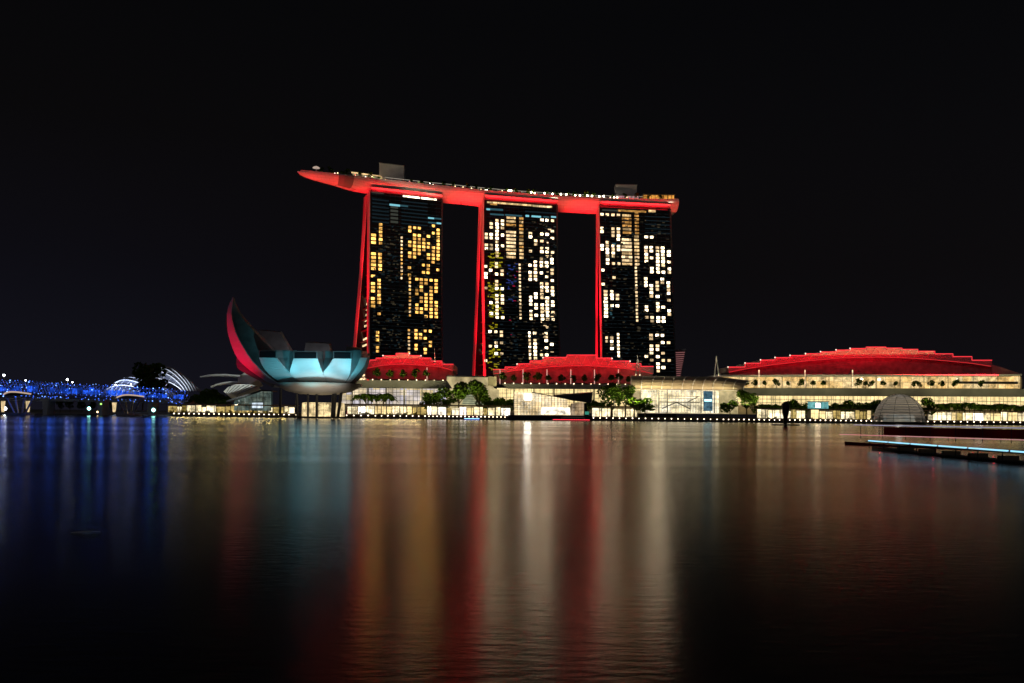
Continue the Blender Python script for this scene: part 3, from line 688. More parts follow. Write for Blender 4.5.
# ------------------------------------------------------------------ red domed halls
rooft = mat('ribbed roof sheet', (.48, .36, .36), .5, noise=.08, scale=.12)
def dome(root, steps, band, ybase, Y, depth, trim=True, lamps=()):
    b = MB()
    for i, (x0, x1, y) in enumerate(steps):
        b.pxprism([(x0, y), (x1, y), (x1, band(x1)), (x0, band(x0))], Y, depth)
    b.build('roof', rooft, root)
    xa, xb = steps[0][0], steps[-1][1]; n = 14
    xs = [xa + 1 + (xb - xa - 2) * k / n for k in range(n + 1)]
    b = MB(); b.pxprism([(x, band(x)) for x in xs] + [(x, ybase(x)) for x in reversed(xs)], Y + 3.5, depth - 6)
    b.build('drum_wall', mat('ribbed wall', (.26, .24, .24), .6, noise=.3, scale=.25), root)
    b = MB()
    for x0, x1, y in steps:
        ya, yb_ = y + .5, min(band(x0), band(x1)) - .2
        if yb_ - ya < 2: continue
        k = max(1, round((x1 - x0) / 10)); w = (x1 - x0) / k
        for j in range(k):
            p, q, r_ = at(x0 + w*j, ya, Y - .9), at(x0 + w*(j + .5), yb_, Y - .9), at(x0 + w*(j + 1), ya, Y - .9)
            b.tube([p, q], .15, 4); b.tube([q, r_], .15, 4)
    b.build('truss', M['paint'], root)
    b = MB()
    for i, (x0, x1, y) in enumerate(steps):
        b.tube([at(x0, y, Y - .3), at(x1, y, Y - .3)], .28, 4)
        if i:
            yp = steps[i-1][2]; b.tube([at(x0, y, Y - .3), at(x0, yp, Y - .3)], .25, 4)
    b.build('roof_edge_light', M['red_edge'], root)
    b = MB(); b.tube([at(x, band(x), Y - .3) for x in xs], .22, 4); b.build('band_light', emis('soft red LED', (1, .04, .05), .7), root)
    for x, y in lamps:
        c = MB(); c.ball(at(x, y, Y - .8), .55, 0, 6, 4); c.build('corner_lamp', emis('corner lamp', (1, .75, .6), 1.6), root)
def lin(*pts):
    def g(x):
        if x <= pts[0][0]: return pts[0][1]
        for (a, ya), (b_, yb_) in zip(pts, pts[1:]):
            if x <= b_: return ya + (yb_ - ya) * (x - a) / (b_ - a)
        return pts[-1][1]
    return g

DH = 650.0
hall1 = thing('theatre_hall', (at(410, 412, DH).x, DH, 1.2), 'smaller red stepped roof hall beside the lotus museum', 'hall', 'halls with red stepped roofs')
dome(hall1, [(364, 370, 361.5), (370, 376, 360), (376, 383, 358), (383, 396, 355.8), (396, 409.5, 353.3), (409.5, 421, 355.6), (421, 431, 358), (431, 442, 361), (442, 453.5, 364.2)],
     lin((364, 369), (380, 365.5), (400, 364.2), (420, 365), (440, 367), (454, 371)), lin((364, 378.5), (454, 380)), DH, 50, lamps=[(383, 355.5), (409.5, 353.5), (421, 355.8)])
hall2 = thing('theatre_hall', (at(570, 412, DH).x, DH, 1.2), 'red stepped roof hall below the middle and white windowed towers', 'hall', 'halls with red stepped roofs')
dome(hall2, [(493, 505, 369.5), (505, 517, 367), (517, 530, 363.8), (530, 543, 360.8), (543, 567, 357.4), (567, 596, 355), (596, 612, 358), (612, 630, 361), (630, 641, 363.6), (641, 653.5, 366.4)],
     lin((493, 374), (515, 370.5), (545, 367), (575, 365.6), (605, 366.3), (635, 369.5), (654, 374)), lin((493, 383), (654, 383.5)), DH, 50, lamps=[(517, 364), (543, 357.6), (612, 358.3), (630, 361.2)])
DB = 645.0
hall3 = thing('convention_hall', (at(870, 412, DB).x, DB, 1.2), 'widest red stepped roof hall above the amber lit terrace', 'hall', 'halls with red stepped roofs')
dome(hall3, [(728, 745, 367), (745, 760.5, 363.2), (760.5, 775, 360), (775, 790, 357.6), (790, 805.5, 355.5), (805.5, 820.5, 353.7), (820.5, 836, 351.8), (836, 850, 350), (850, 866, 348.5), (866, 886, 347), (886, 902, 348),
             (902, 918, 349.3), (918, 935, 351.2), (935, 953, 353.8), (953, 972, 356.6), (972, 992, 360.2)],
     lin((728, 372.5), (745, 369), (770, 365), (800, 361.5), (840, 358), (870, 357), (905, 357.6), (940, 360.2), (970, 363), (992, 366.5)), lin((728, 375), (992, 374)), DB, 26,
     lamps=[(728, 367), (745, 363), (760.5, 359.8), (775, 357.4), (790, 355.3), (805.5, 353.5), (820.5, 351.6), (836, 349.8), (850, 348.3)])
b = MB(); b.pxprism([(992, 364.5), (1000, 366.8), (1021, 373.8), (992, 373.8)], DB + 2, 40); b.build('side_roof', rooft, hall3)
spot('terrace_floodlight', at(1002, 374, DB - 22), at(1004, 369, DB + 4), 2600, RED, 110, .8)
# red floods on the terraces aimed at the stepped roofs
for x, w, yb_, Yd, pw in ((410, 62, 379, DH, 1.0), (573, 105, 383, DH, 1.7), (866, 196, 375, DB, 2.9)):
    c = at(x, yb_, Yd - 9); strip('terrace_floodlight', (c.x, c.y, c.z + .6), (0, .75, .65), w, .6, 2000 * pw, RED, 160)
    c = at(x, yb_ + 1, Yd - 26); strip('terrace_floodlight', (c.x, c.y, c.z + 1.2), (0, .80, .60), w, .6, 5600 * pw, RED, 60)

# ------------------------------------------------------------------ shopping hall below the two smaller domes
def mullions(b, x0, x1, dx, ys, y0, y1, Y, r=.16):
    x = x0
    while x <= x1 + .01:
        b.tube([at(x, y0, Y), at(x, y1, Y)], r, 4); x += dx
    for y in ys: b.tube([at(x0, y + 0, Y), at(x1, y + (x1 - x0) * ROLL, Y)], r, 4)
def slopey(x, y, x0=512): return y + (x - x0) * ROLL
DM = 628.0
mall = thing('shopping_hall', (at(520, 412, DM).x, DM, 1.2), 'long glass fronted shopping hall with grey roof overhangs under two red stepped roofs', 'shopping hall')
b = MB()
b.pxprism([(340, 379.8), (447, 380.8), (452, 388.4), (340, 387.4)], DM - 14, 44)
b.pxprism([(502, 383.6), (640, 384.6), (640, 389.2), (508, 388.2)], DM - 14, 44)
b.build('roof_overhang', M['soffit'], mall)
b = MB(); b.pxprism([(340, 387.6), (450, 388.6), (450, 404.8), (340, 403.8)], DM, 1); b.build('glass_wall', M['i_mall_blue'], mall)
b = MB(); b.pxprism([(497, 388), (645, 389.4), (645, 406), (497, 404.6)], DM, 1); b.build('glass_wall', M['i_mall'], mall)
b = MB(); b.pxprism([(345, 388), (720, 391), (720, 414), (345, 411)], DM + 1.2, 30); b.build('inner_block', M['stone'], mall)
b = MB(); mullions(b, 342, 450, 4.2, (392, 396, 400), 387.8, 404.5, DM - .5); mullions(b, 498, 645, 4.2, (393, 397.5, 401.5), 388.5, 405.5, DM - .5); b.build('mullion', M['steel'], mall)
for k, x in enumerate((352, 368, 386, 404, 422, 440, 514, 534, 554, 574, 594, 614, 634)):
    c = MB(); c.pxprism([(x - .7, slopey(x, 387, 440)), (x + .7, slopey(x, 387, 440)), (x + .7, slopey(x, 411, 512)), (x - .7, slopey(x, 411, 512))], DM - 3, 1.2); c.build('pillar', M['paint'], mall)
for x in [355 + 8.8 * k for k in range(11)] + [505 + 8.6 * k for k in range(16)]:
    c = MB(); y = 379.3 + (x - 350) * .0105 if x < 460 else 383.2 + (x - 505) * .009
    c.ball(at(x, y, DM - 15), .42, 0, 6, 4); c.build('parapet_lamp', M['w_cream'], mall)
for x in (427, 500, 523, 547, 570.8, 594.5, 618.4):
    c = MB(); yb_ = 380.5 if x < 460 else 383.4; c.tube([at(x, yb_ - (13 if x < 460 else 14), DM - 10), at(x, yb_ + .6, DM - 10)], .32, 6); c.build('glowing_post', M['post_glow'], mall)

# cream block between the halls
ent = thing('entrance_block', (at(472, 410, 616).x, 616, 1.2), 'cream stone entrance block with a tapered glass front between the shopping wings', 'entrance')
b = MB(); b.pxprism([(447, 376.6), (488, 377.4), (494, 388), (499, 390), (499, 411), (446, 410), (446, 388)], 618, 10); b.build('stone_wall', M['podium_glow'], ent)
b = MB(); b.pxprism([(446, 375.3), (489, 376.2), (489, 377.2), (446, 376.4)], 614, 16); b.build('roof_slab', M['dgrey'], ent)
b = MB(); b.pxprism([(488, 376.5), (496.5, 376.7), (496.5, 386), (488, 385.8)], 612, 6); b.build('roof_turret', M['stone'], ent)
b = MB(); b.pxprism([(466, 387.5), (485, 387.8), (489, 405), (462, 404.6)], 616.6, 1.2); b.build('glass_front', interior('tapered glass', ((.72, .72, .42), (.6, .66, .42)), .55, (9, 1.1), .1, .4), ent)
b = MB()
for k in range(7): b.pxprism([(465.5 - k*.5, 389.5 + k*2.3), (485.5 + k*.5, 389.8 + k*2.3), (485.5 + k*.5, 390.15 + k*2.3), (465.5 - k*.5, 389.85 + k*2.3)], 616.2, .3)
b.build('glazing_bar', M['dgrey'], ent)

# shops under the trellis, along the promenade
def arcade(x0, x1, ybeam, Y, label, step, lit, group='trellis walks along the promenade'):
    r = thing('trellis_walk', (at((x0+x1)/2, 414, Y).x, Y, 1.3), label, 'trellis', group)
    b = MB(); b.pxprism([(x0, slopey(x0, ybeam)), (x1, slopey(x1, ybeam)), (x1, slopey(x1, ybeam + 1.1)), (x0, slopey(x0, ybeam + 1.1))], Y, 9); b.build('trellis_roof', M['wood'], r)
    n = max(1, round((x1 - x0) / step))
    for k in range(n + 1):
        x = x0 + (x1 - x0) * k / n; p = at(x, slopey(x, ybeam + 1), Y + .5); c = MB(); c.tube([p, (p.x, p.y, 1.3)], .22, 5); c.build('post', M['concrete'], r)
    x = x0
    while x < x1 - 1:
        ww = min(rng.uniform(4, 11), x1 - x); q = rng.random()
        if q > .06:
            z1 = at(x, slopey(x, ybeam + rng.uniform(1.2, 3.2)), Y + 14).z; a_, c_ = at(x, 410, Y + 14).x, at(x + ww - 1.0, 410, Y + 14).x
            w = MB(); w.box(a_, c_, Y + 14, Y + 14.6, 1.4 + (1.5 if q > .7 else 0), max(3.5, z1)); w.build('shop_front', rng.choice(lit), r)
        x += ww
    return r
arcade(343, 447, 403.8 + 1.5, 584, 'trellis walk with amber shops between the museum and the cream block', 9, [M['i_shop'], M['i_shop'], M['i_shopw'], M['i_yellow'], M['i_mall']])
arcade(447, 512, 405.6, 584, 'trellis walk with pale shops before the cream entrance block', 8.5, [M['i_shop'], M['i_shop'], M['i_shopw'], M['i_yellow'], M['i_mall']])
arcade(592, 638, 405.2, 584, 'trellis walk between the crystal pavilion and the arched glass hall', 8, [M['i_shop'], M['i_shop'], M['i_shopw'], M['i_yellow'], M['i_mall']])
arcade(757, 872, 405.4, 584, 'trellis walk below the wide terrace before the cyan screen', 9, [M['i_shop'], M['i_shop'], M['i_shopw'], M['i_yellow'], M['i_mall']])
arcade(928, 1040, 405.4, 584, 'trellis walk behind the tall palms past the glass dome', 9, [M['i_shop'], M['i_shop'], M['i_shopw'], M['i_yellow'], M['i_mall']])
arcade(168, 296, 407.2, 578, 'low trellis walk glowing amber near the blue bridge', 11.5, [M['i_yellow'], M['i_yellow'], M['i_yellowd'], M['i_shop']])

# ------------------------------------------------------------------ right: terrace storeys under the wide dome
DR = 630.0
ter = thing('terrace_building', (at(880, 412, DR).x, DR, 1.2), 'two storey amber lit terrace building under the widest red roof', 'building')
b = MB(); b.pxprism([(716, 374.8), (1022, 374.2), (1022, 375.6), (716, 376.2)], DR - 10, 40); b.build('roof_slab', M['grey'], ter)
b = MB(); b.pxprism([(722, 376.2), (1020, 376), (1020, 388.4), (722, 388)], DR + 6, 1); b.build('terrace_wall', M['i_terrace'], ter)
b = MB(); b.pxprism([(728, 387.8), (1040, 389), (1040, 396.6), (734, 395.2)], DR - 14, 44); b.build('terrace_slab', M['soffit'], ter)
b = MB(); b.pxprism([(722, 395.2), (1040, 396.6), (1040, 407), (722, 405)], DR, 1); b.build('glass_wall', M['i_mall'], ter)
b = MB(); b.pxprism([(722, 377), (1022, 377), (1022, 417), (722, 414)], DR + 7.5, 30); b.build('inner_block', M['stone'], ter)
b = MB(); mullions(b, 724, 1040, 4.3, (398.5, 402), 395.4, 405.5, DR - .5); b.build('mullion', M['steel'], ter)
b = MB(); b.pxprism([(957, 381.3), (1018, 381.6), (1018, 384), (957, 383.6)], DR + 2, 4); b.build('balcony', M['grey'], ter)
for x in (742, 759, 782, 806, 829, 852, 876, 900, 924, 948, 973, 998, 1019):
    c = MB(); c.tube([at(x, 375.8, DR - 9), at(x, 388.2, DR - 9)], .25, 5); c.build('terrace_post', M['dgrey'], ter)
for x in (759, 805, 852.5):
    c = MB(); c.tube([at(x, 370, DR - 12), at(x, 388.2, DR - 12)], .34, 6); c.build('glowing_post', M['w_cream2'], ter)
for x in (731, 735.5, 957, 861.5, 879): 
    c = MB(); c.ball(at(x, 379.4 if x > 800 else 386, DR + 4), 1.2 if 850 < x < 890 else .7, 0, 8, 5); c.build('terrace_lamp', M['w_white'], ter)
b = MB()
xx = 724
while xx < 1036: 
    b.tube([at(xx, 387.9 + (xx - 724)*.004, DR - 13.5), at(xx + 4, 387.9 + (xx - 724)*.004, DR - 13.5)], .1, 4); xx += 4
b.build('handrail', M['steel'], ter)
for x in (746, 755, 765.5, 776.5, 789, 801, 812.5, 823, 858, 865.5, 871, 884, 895, 914, 919, 931, 942, 955, 981):
    p = at(x, 388.0 + (x - 728)*.0038, DR - 7); tree('pot', x, DR - 7, p.z, rng.uniform(6.2, 8.6), 'small clipped tree on the amber lit terrace', 'small trees on the amber terrace')
for x in (503, 514, 527, 537.3, 549, 561.5, 574, 584.5, 597, 611, 620.5, 628):
    p = at(x, 383.6 + (x - 505)*.009, DM - 8); tree('pot', x, DM - 13, p.z, rng.uniform(7.5, 11), 'dark round tree in front of the red drum below the middle tower', 'dark trees on the terrace of the middle red hall')
for x in (377, 389.5, 403, 415, 427.5):
    p = at(x, 380 + (x - 350)*.0105, DM - 8); tree('pot', x, DM - 13, p.z, rng.uniform(8, 11), 'dark round tree in front of the red drum beside the museum', 'dark trees on the terrace of the smaller red hall')

# cyan screen on the promenade
sc_ = thing('display_screen', (at(818, 408, 600).x, 600, 1.3), 'glowing cyan display screen behind the row of palms', 'screen')
b = MB(); b.pxprism([(808, 401.8), (828.5, 402), (828.5, 409), (808, 408.8)], 600, .6); b.build('screen_face', emis('cyan screen', (.22, .62, .62), .6, .6, .35), sc_)
b = MB(); b.pxprism([(815.6, 403), (820.5, 403.1), (820.5, 407.6), (815.6, 407.5)], 599.8, .15); b.build('bright_panel', M['w_white'], sc_)
b = MB(); b.pxprism([(807, 401), (829.5, 401.2), (829.5, 401.9), (807, 401.7)], 599.7, 1.2); b.pxprism([(807, 409), (829.5, 409.2), (829.5, 418), (807, 418)], 599.9, 1.0); b.build('frame', M['dgrey'], sc_)

# ------------------------------------------------------------------ arched glass hall
DG = 600.0
gh = thing('glass_hall', (at(676, 414, DG).x, DG, 1.2), 'bright white glass hall under a ribbed arched canopy', 'glass hall')
b = MB(); b.pxprism([(641, 389.2), (719, 390), (719, 413.6), (641, 412.8)], DG, 1); b.build('glass_wall', M['i_hall'], gh)
b = MB(); b.pxprism([(632, 390), (641, 390.1), (641, 413), (632, 412.8)], DG - .5, 2); b.build('side_wall', M['podium_glow'], gh); b = MB(); b.pxprism([(719, 390.5), (738, 391), (738, 414), (719, 413.6)], DG - .5, 2); b.build('side_wall', M['podium_glow'], gh)
b = MB(); mullions(b, 641, 719, 2.9, (393.5, 398, 402.5, 407.5), 389.5, 413.2, DG - .6, .13); b.build('mullion', M['paint'], gh)
for yg in (395.5, 401.5):
    c = MB(); c.pxprism([(660, yg), (700, yg + .4), (700, yg + 1.2), (660, yg + .8)], DG - .9, .3); c.build('gallery_rail', M['stone'], gh)
for xa, ya, xb, yb_ in ((662, 408.5, 676, 402.5), (676, 402, 690, 408.8), (688, 401.8, 698, 396.6)):
    c = MB(); c.tube([at(xa, ya, DG - 1), at(xb, yb_, DG - 1)], .38, 4); c.build('escalator', M['grey'], gh)
for xg in (659, 667.5, 701, 714.5):
    c = MB(); c.tube([at(xg, 390, DG - 1.1), at(xg, 413, DG - 1.1)], .34, 6); c.build('hall_column', M['concrete'], gh)
b = MB(); b.pxprism([(703.5, 391), (712.6, 391.1), (712.6, 411), (703.5, 411)], DG - 1.2, .5); b.build('blue_glass_bay', emis('blue glass', (.10, .22, .30), .5, .7, .4), gh)
b = MB(); b.pxprism([(704.5, 399.3), (711.5, 399.4), (711.5, 401.4), (704.5, 401.3)], DG - 1.6, .3); b.build('cyan_sign_light', emis('cyan bar', (.45, .95, 1), 3.0), gh)
# canopy: barrel ribs arching from the eaves to the ridge
arcs = []
def cp(x, t):
    top = 376.0 + (x - 632) * .018 + (0 if x < 715 else (x - 715) * .11); bot = 389.2 + (x - 632) * .012
    Y = DG - 6 + 13 * (1 - math.cos(t * math.pi / 2))
    y = bot + (top - bot) * math.sin(t * math.pi / 2)
    return at(x + (1 - math.cos(t * math.pi / 2)) * (5 if x < 690 else 7) * (1 if x > 650 else (x - 631) / 19), y, Y)
b = MB()
xs = [631 + 3.4 * k for k in range(34)]
b.add([cp(x, t / 6) for x in xs for t in range(7)], [(i*7+t, (i+1)*7+t, (i+1)*7+t+1, i*7+t+1) for i in range(len(xs)-1) for t in range(6)])
b.add([cp(x, t / 6) + Vector((0, .15, .3)) for x in xs for t in range(7)], [(i*7+t, (i+1)*7+t, (i+1)*7+t+1, i*7+t+1) for i in range(len(xs)-1) for t in range(6)])
b.build('canopy', mat('tinted canopy glass', (.46, .38, .26), .4, noise=.12, scale=.25), gh)
for x in xs[::3]:
    c = MB(); c.tube([cp(x, t / 8) + Vector((0, -.4, .2)) for t in range(9)], .3, 5); c.build('canopy_rib', M['paint'], gh)
b = MB(); b.tube([cp(x, 0) + Vector((0, -.5, 0)) for x in xs], .35, 5); b.tube([cp(x, 1) for x in xs], .3, 5); b.build('canopy_edge', M['concrete'], gh)
b = MB(); ce = at(741.5, 414, DG - 8)
for r_ in (8.2, 7.0): b.tube([(ce.x + r_*math.cos(a_), DG - 8, 1.3 + 8 + r_*math.sin(a_)) for a_ in [math.pi*k/14 for k in range(15)]], .3, 5)
b.build('entrance_arch', M['paint'], gh)
c = at(684, 391.2, DG - 15); strip('canopy_light', c, (0, .75, .65), 70, .5, 7500, (1.0, .80, .50), 150)

# ------------------------------------------------------------------ crystal pavilion on the water
DC = 548.0
cr = thing('crystal_pavilion', (at(548, 420, DC).x, DC, 0), 'angular crystal glass pavilion on a dark plinth at the water', 'pavilion')
b = MB(); b.pxprism([(508, 415), (592, 415.8), (592, 421), (508, 420)], DC - 1, 16); b.build('plinth', M['black'], cr)
b = MB(); b.pxprism([(514, 392.2), (533, 392.6), (567, 399.2), (570.5, 415.2), (514, 414.9)], DC, 10); b.build('glass_body', M['i_crystal'], cr)
b = MB(); b.pxprism([(571.4, 403.3), (584, 402), (584, 415.4), (571.8, 415.3)], DC + 2, 8); b.build('low_glass_body', interior('dim crystal', ((.9, .6, .32), (.6, .45, .3)), .45, (2.2, 2.2), .15, 1), cr)
b = MB()
for x in [514 + 3.1*k for k in range(18)]:
    yt = 392.2 if x < 533 else 392.6 + (x - 533) * .194
    b.tube([at(x, yt, DC - .3), at(x, 415, DC - .3)], .12, 4)
for y in (396, 400, 404, 408, 412):
    x1 = 568 + (y - 399)*.15 if y > 399 else 533 + (y - 392.6)/.194
    b.tube([at(514, y - .3, DC - .3), at(min(x1, 570), y + .3, DC - .3)], .11, 4)
b.build('glazing_bar', M['steel'], cr)
b = MB(); b.prism([at(553, 395.8, DC - 2), at(592, 393, DC - 2), at(591, 403, DC - 2), at(572, 400.6, DC - 2)], (1.5, 9, 1.0)); b.prism([at(532, 391.9, DC - .8), at(568, 398.6, DC - .8), at(568, 399.4, DC - .8), at(532, 392.7, DC - .8)], (0, 11, 0)); b.build('folded_roof', M['dgrey'], cr)
b = MB(); b.pxprism([(584, 403), (586, 402.8), (588.5, 416), (584, 415.6)], DC + 1, 8); b.build('glass_fin', M['glass'], cr)
b = MB(); b.pxprism([(524.5, 393.8), (531, 394), (531, 400), (524.5, 399.8)], DC - .7, .3); b.build('bright_panel', emis('white panel', (1, .93, .8), 16.0), cr)
b = MB(); b.pxprism([(541, 407), (570, 407.5), (570.5, 414.6), (541, 414.4)], DC - .6, .2); b.build('bright_floor', emis('white floor light', (1, .90, .70), 1.5, .75, .25), cr)
b = MB(); b.pxprism([(585, 411.5), (589, 411.5), (589, 414.6), (585, 414.5)], DC - 1.5, .2); b.build('teal_panel', emis('teal panel', (.05, .35, .25), .7), cr)

# ------------------------------------------------------------------ glass sphere pavilion on the water
DP = 540.0
sp_ = thing('round_pavilion', (at(899, 419, DP).x, DP + 15, 0), 'glass dome pavilion with dark rings standing in the water', 'pavilion')
cc = at(899, 418, DP + 15); cc.z = 1.6; RR = 15.6; HH = 18.2
b = MB(); b.lathe([(RR + 1, 0), (RR + 1, 1.5)], (cc.x, cc.y, 0), 40); b.build('base', M['black'], sp_)
pr_ = [(RR * math.cos(a_) , 1.6 + HH * math.sin(a_)) for a_ in [math.pi/2 * k / 14 for k in range(15)]]
m = bpy.data.materials.new('dome glass'); m.use_nodes = True

_t = m.node_tree; _t.nodes.clear(); _N = _t.nodes.new
_o = _N('ShaderNodeOutputMaterial'); _a = _N('ShaderNodeBsdfTransparent'); _b = _N('ShaderNodeBsdfTranslucent'); _c = _N('ShaderNodeBsdfDiffuse'); _m1 = _N('ShaderNodeMixShader'); _m2 = _N('ShaderNodeMixShader')
_b.inputs[0].default_value = (.5, .46, .42, 1); _c.inputs[0].default_value = (.3, .29, .28, 1); _m1.inputs[0].default_value = .4; _m2.inputs[0].default_value = .7
_t.links.new(_b.outputs[0], _m1.inputs[1]); _t.links.new(_c.outputs[0], _m1.inputs[2]); _t.links.new(_a.outputs[0], _m2.inputs[1]); _t.links.new(_m1.outputs[0], _m2.inputs[2]); _t.links.new(_m2.outputs[0], _o.inputs[0])
b = MB(); b.lathe([(max(r_, .1), z) for r_, z in pr_], (cc.x, cc.y, 0), 40); b.build('glass_shell', m, sp_, True)
for k in range(1, 14, 1):
    r_, z = pr_[k]; c = MB(); n_ = 40
    c.tube([(cc.x + (r_+.15)*math.cos(6.2832*j/n_), cc.y + (r_+.15)*math.sin(6.2832*j/n_), z) for j in range(n_ + 1)], .2, 4); c.build('ring', M['steel'], sp_)
for k in range(10):
    a_ = 6.2832 * (k + .5) / 10 - .0
    c = MB(); c.tube([(cc.x + (r_+.2)*math.cos(a_), cc.y + (r_+.2)*math.sin(a_), z) for r_, z in pr_], .16, 4); c.build('rib', M['dgrey'], sp_)
b = MB(); b.lathe([(9.5, 1.7), (9.5, 6.2), (9, 6.4)], (cc.x, cc.y, 0), 24); b.build('lit_counter', M['i_dome'], sp_)
point('dome_lamp', (cc.x, cc.y, 9), 3000, (1.0, .88, .72), 2)

# ------------------------------------------------------------------ masts, far office block, thin mast
for x, yt, yb_, xl, xr, lab in ((637.5, 356, 379, 634.2, 642.2, 'white splayed mast in front of the red hall beside the white windowed tower'), (716.3, 357, 379, 713, 721, 'white splayed mast between the slanted office and the wide red roof')):
    b = MB(); Y = 612
    r = thing('splayed_mast', at(x, yb_, Y), lab, 'mast', 'white splayed masts')
    for xe, nm in ((xl, 'mast_leg'), (xr, 'mast_leg')):
        c = MB(); c.tube([at(x, yt, Y), at(xe, yb_ + 12, Y)], [.28, .55], 6); c.build(nm, M['paint'], r)
    c = MB(); c.tube([at(x, yt - 1.5, Y), at(x, yt + 2, Y)], [.1, .3], 5); c.build('finial', M['paint'], r)
    spot('mast_floodlight', at(x - 3, yb_ + 4, Y - 14), at(x, 368, Y), 9000, (1, .75, .6), 60, .8)
Y = 900
of = thing('office_block', at(679, 412, Y), 'far office block with a slanted flank and faint pink floors', 'office block')
b = MB(); b.pxprism([(671.6, 351), (685.8, 349.2), (681, 377), (678, 400), (671.8, 400)], Y, 22); b.build('tower_body', mat('pinkish slats', (.42, .30, .30), .7), of)
c = MB()
for k in range(12):
    y = 352.5 + k * 2.1; c.pxprism([(672, y), (685.3 - (y - 350)*.19, y - .6), (685.3 - (y - 350)*.19, y + .2), (672, y + .8)], Y - .4, .3)
c.build('floor_band', emis('pink floors', (.50, .20, .20), .42), of)
c = MB(); c.pxprism([(671.2, 350.6), (686.2, 348.7), (686, 350), (671.2, 351.8)], Y - .8, 24); c.build('roof_cap', M['cladding'], of)
b = MB(); b.tube([at(434.5, 347.5, 640), at(435, 364, 640)], [.1, .4], 6); tag(b.build('slim_mast', M['paint']), 'slim grey mast rising behind the smaller red stepped roof', 'mast')

# ------------------------------------------------------------------ lotus museum
DMU = 512.0
mc = at(319, 412, DMU); mc.z = 0
mus = thing('lotus_museum', (mc.x, mc.y, 1.2), 'lotus shaped museum with teal lit petals and one tall red edged petal', 'museum')
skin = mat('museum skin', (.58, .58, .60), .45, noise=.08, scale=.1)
side = mat('shaded museum side', (.15, .145, .15), .6, noise=.2, scale=.2)  # petal skin darkened, the unlit sides' shade is in the colour
axis_ = Vector((mc.x, DMU, 0))
def lerp_pts(pts, n):
    pts = [Vector((*p, 0)) for p in pts]; d = [0]
    for a_, b_ in zip(pts, pts[1:]): d.append(d[-1] + (b_ - a_).length)
    out = []
    for i in range(n):
        t = d[-1]*i/(n-1); k = min(max(j for j in range(len(d)) if d[j] <= t + 1e-9), len(d)-2)
        f_ = (t - d[k])/(d[k+1]-d[k])
        p0, p1, p2, p3 = pts[max(0, k-1)], pts[k], pts[k+1], pts[min(len(pts)-1, k+2)]
        q = .5*((2*p1) + (p2-p0)*f_ + (2*p0-5*p1+4*p2-p3)*f_**2 + (3*p1-p0-3*p2+p3)*f_**3); out.append(q)
    return out
def shell(Lp, Rp, YL, YR, yb=-7, th=12, win=True, mt=None):
    n = 16; Ls, Rs = lerp_pts(Lp, n), lerp_pts(Rp, n); rows = []
    for i in range(n):
        t = i/(n-1); g = t**1.6
        l = at(Ls[i].x, Ls[i].y, DMU + YL + (yb - YL)*g); r = at(Rs[i].x, Rs[i].y, DMU + YR + (yb - YR)*g)
        inw = axis_ - (l + r)/2; inw.z = 0; inw.normalize(); q = inw*(th*(1 - t)**.8 + 1.2) + Vector((0, 0, 1.0 + 1.5*t))
        rows.append((l, r, r + q, l + q, r + q*.06, l + q*.06))
    o = MB(); o.loft([[w[0], w[1], w[4], w[5]] for w in rows]); po = o.build('petal', mt or skin, mus, True)
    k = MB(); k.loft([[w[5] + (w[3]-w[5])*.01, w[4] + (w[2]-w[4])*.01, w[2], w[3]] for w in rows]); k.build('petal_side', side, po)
    for f_ in po.data.polygons: f_.use_smooth = False
    if win:
        l, r, r2, l2 = rows[0][:4]; c = MB(); up = Vector((0, 0, 3.7)); e_ = (r - l)*.03
        c.loft([[l, r, r2, l2], [l + up, r + up, r2 + up, l2 + up]]); c.build('petal_top', side, po)
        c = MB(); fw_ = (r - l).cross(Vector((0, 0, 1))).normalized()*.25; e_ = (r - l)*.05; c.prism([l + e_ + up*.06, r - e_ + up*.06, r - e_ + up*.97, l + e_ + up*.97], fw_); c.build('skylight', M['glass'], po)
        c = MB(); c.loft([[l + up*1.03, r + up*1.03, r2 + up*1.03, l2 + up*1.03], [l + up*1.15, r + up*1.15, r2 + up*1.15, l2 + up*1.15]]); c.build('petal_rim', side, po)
    return po
shell([(259, 357.7), (261.5, 364), (266, 371), (274, 378), (284, 384)], [(276.3, 358), (281.5, 364.5), (287.5, 371), (294, 378), (303, 384.8)], -20, -31)
shell([(293.4, 358.6), (291.6, 365), (290, 373), (297, 379.5), (305, 384.8)], [(317.5, 358.6), (320, 366), (322.6, 373), (325, 379), (327.2, 384.9)], -34, -34)
shell([(333.2, 358.6), (328.5, 366), (323.4, 373), (325.6, 379), (327.8, 384.9)], [(351.5, 358.8), (351, 366), (350, 373), (347.5, 379), (343.5, 384.9)], -34, -31)
shell([(361, 357.7), (357.5, 366), (352.3, 374), (348, 380), (344, 384.9)], [(367.3, 357.9), (364.2, 366), (358.2, 374), (352, 381), (346, 386)], -30, -20)
shell([(367.8, 355.9), (364.8, 365), (358.8, 374.4), (352, 381.6), (346.2, 386.5)], [(370.5, 353.5), (368.5, 365), (362.5, 376), (353, 385), (343, 390)], -18, -4, th=10, win=False, mt=side)
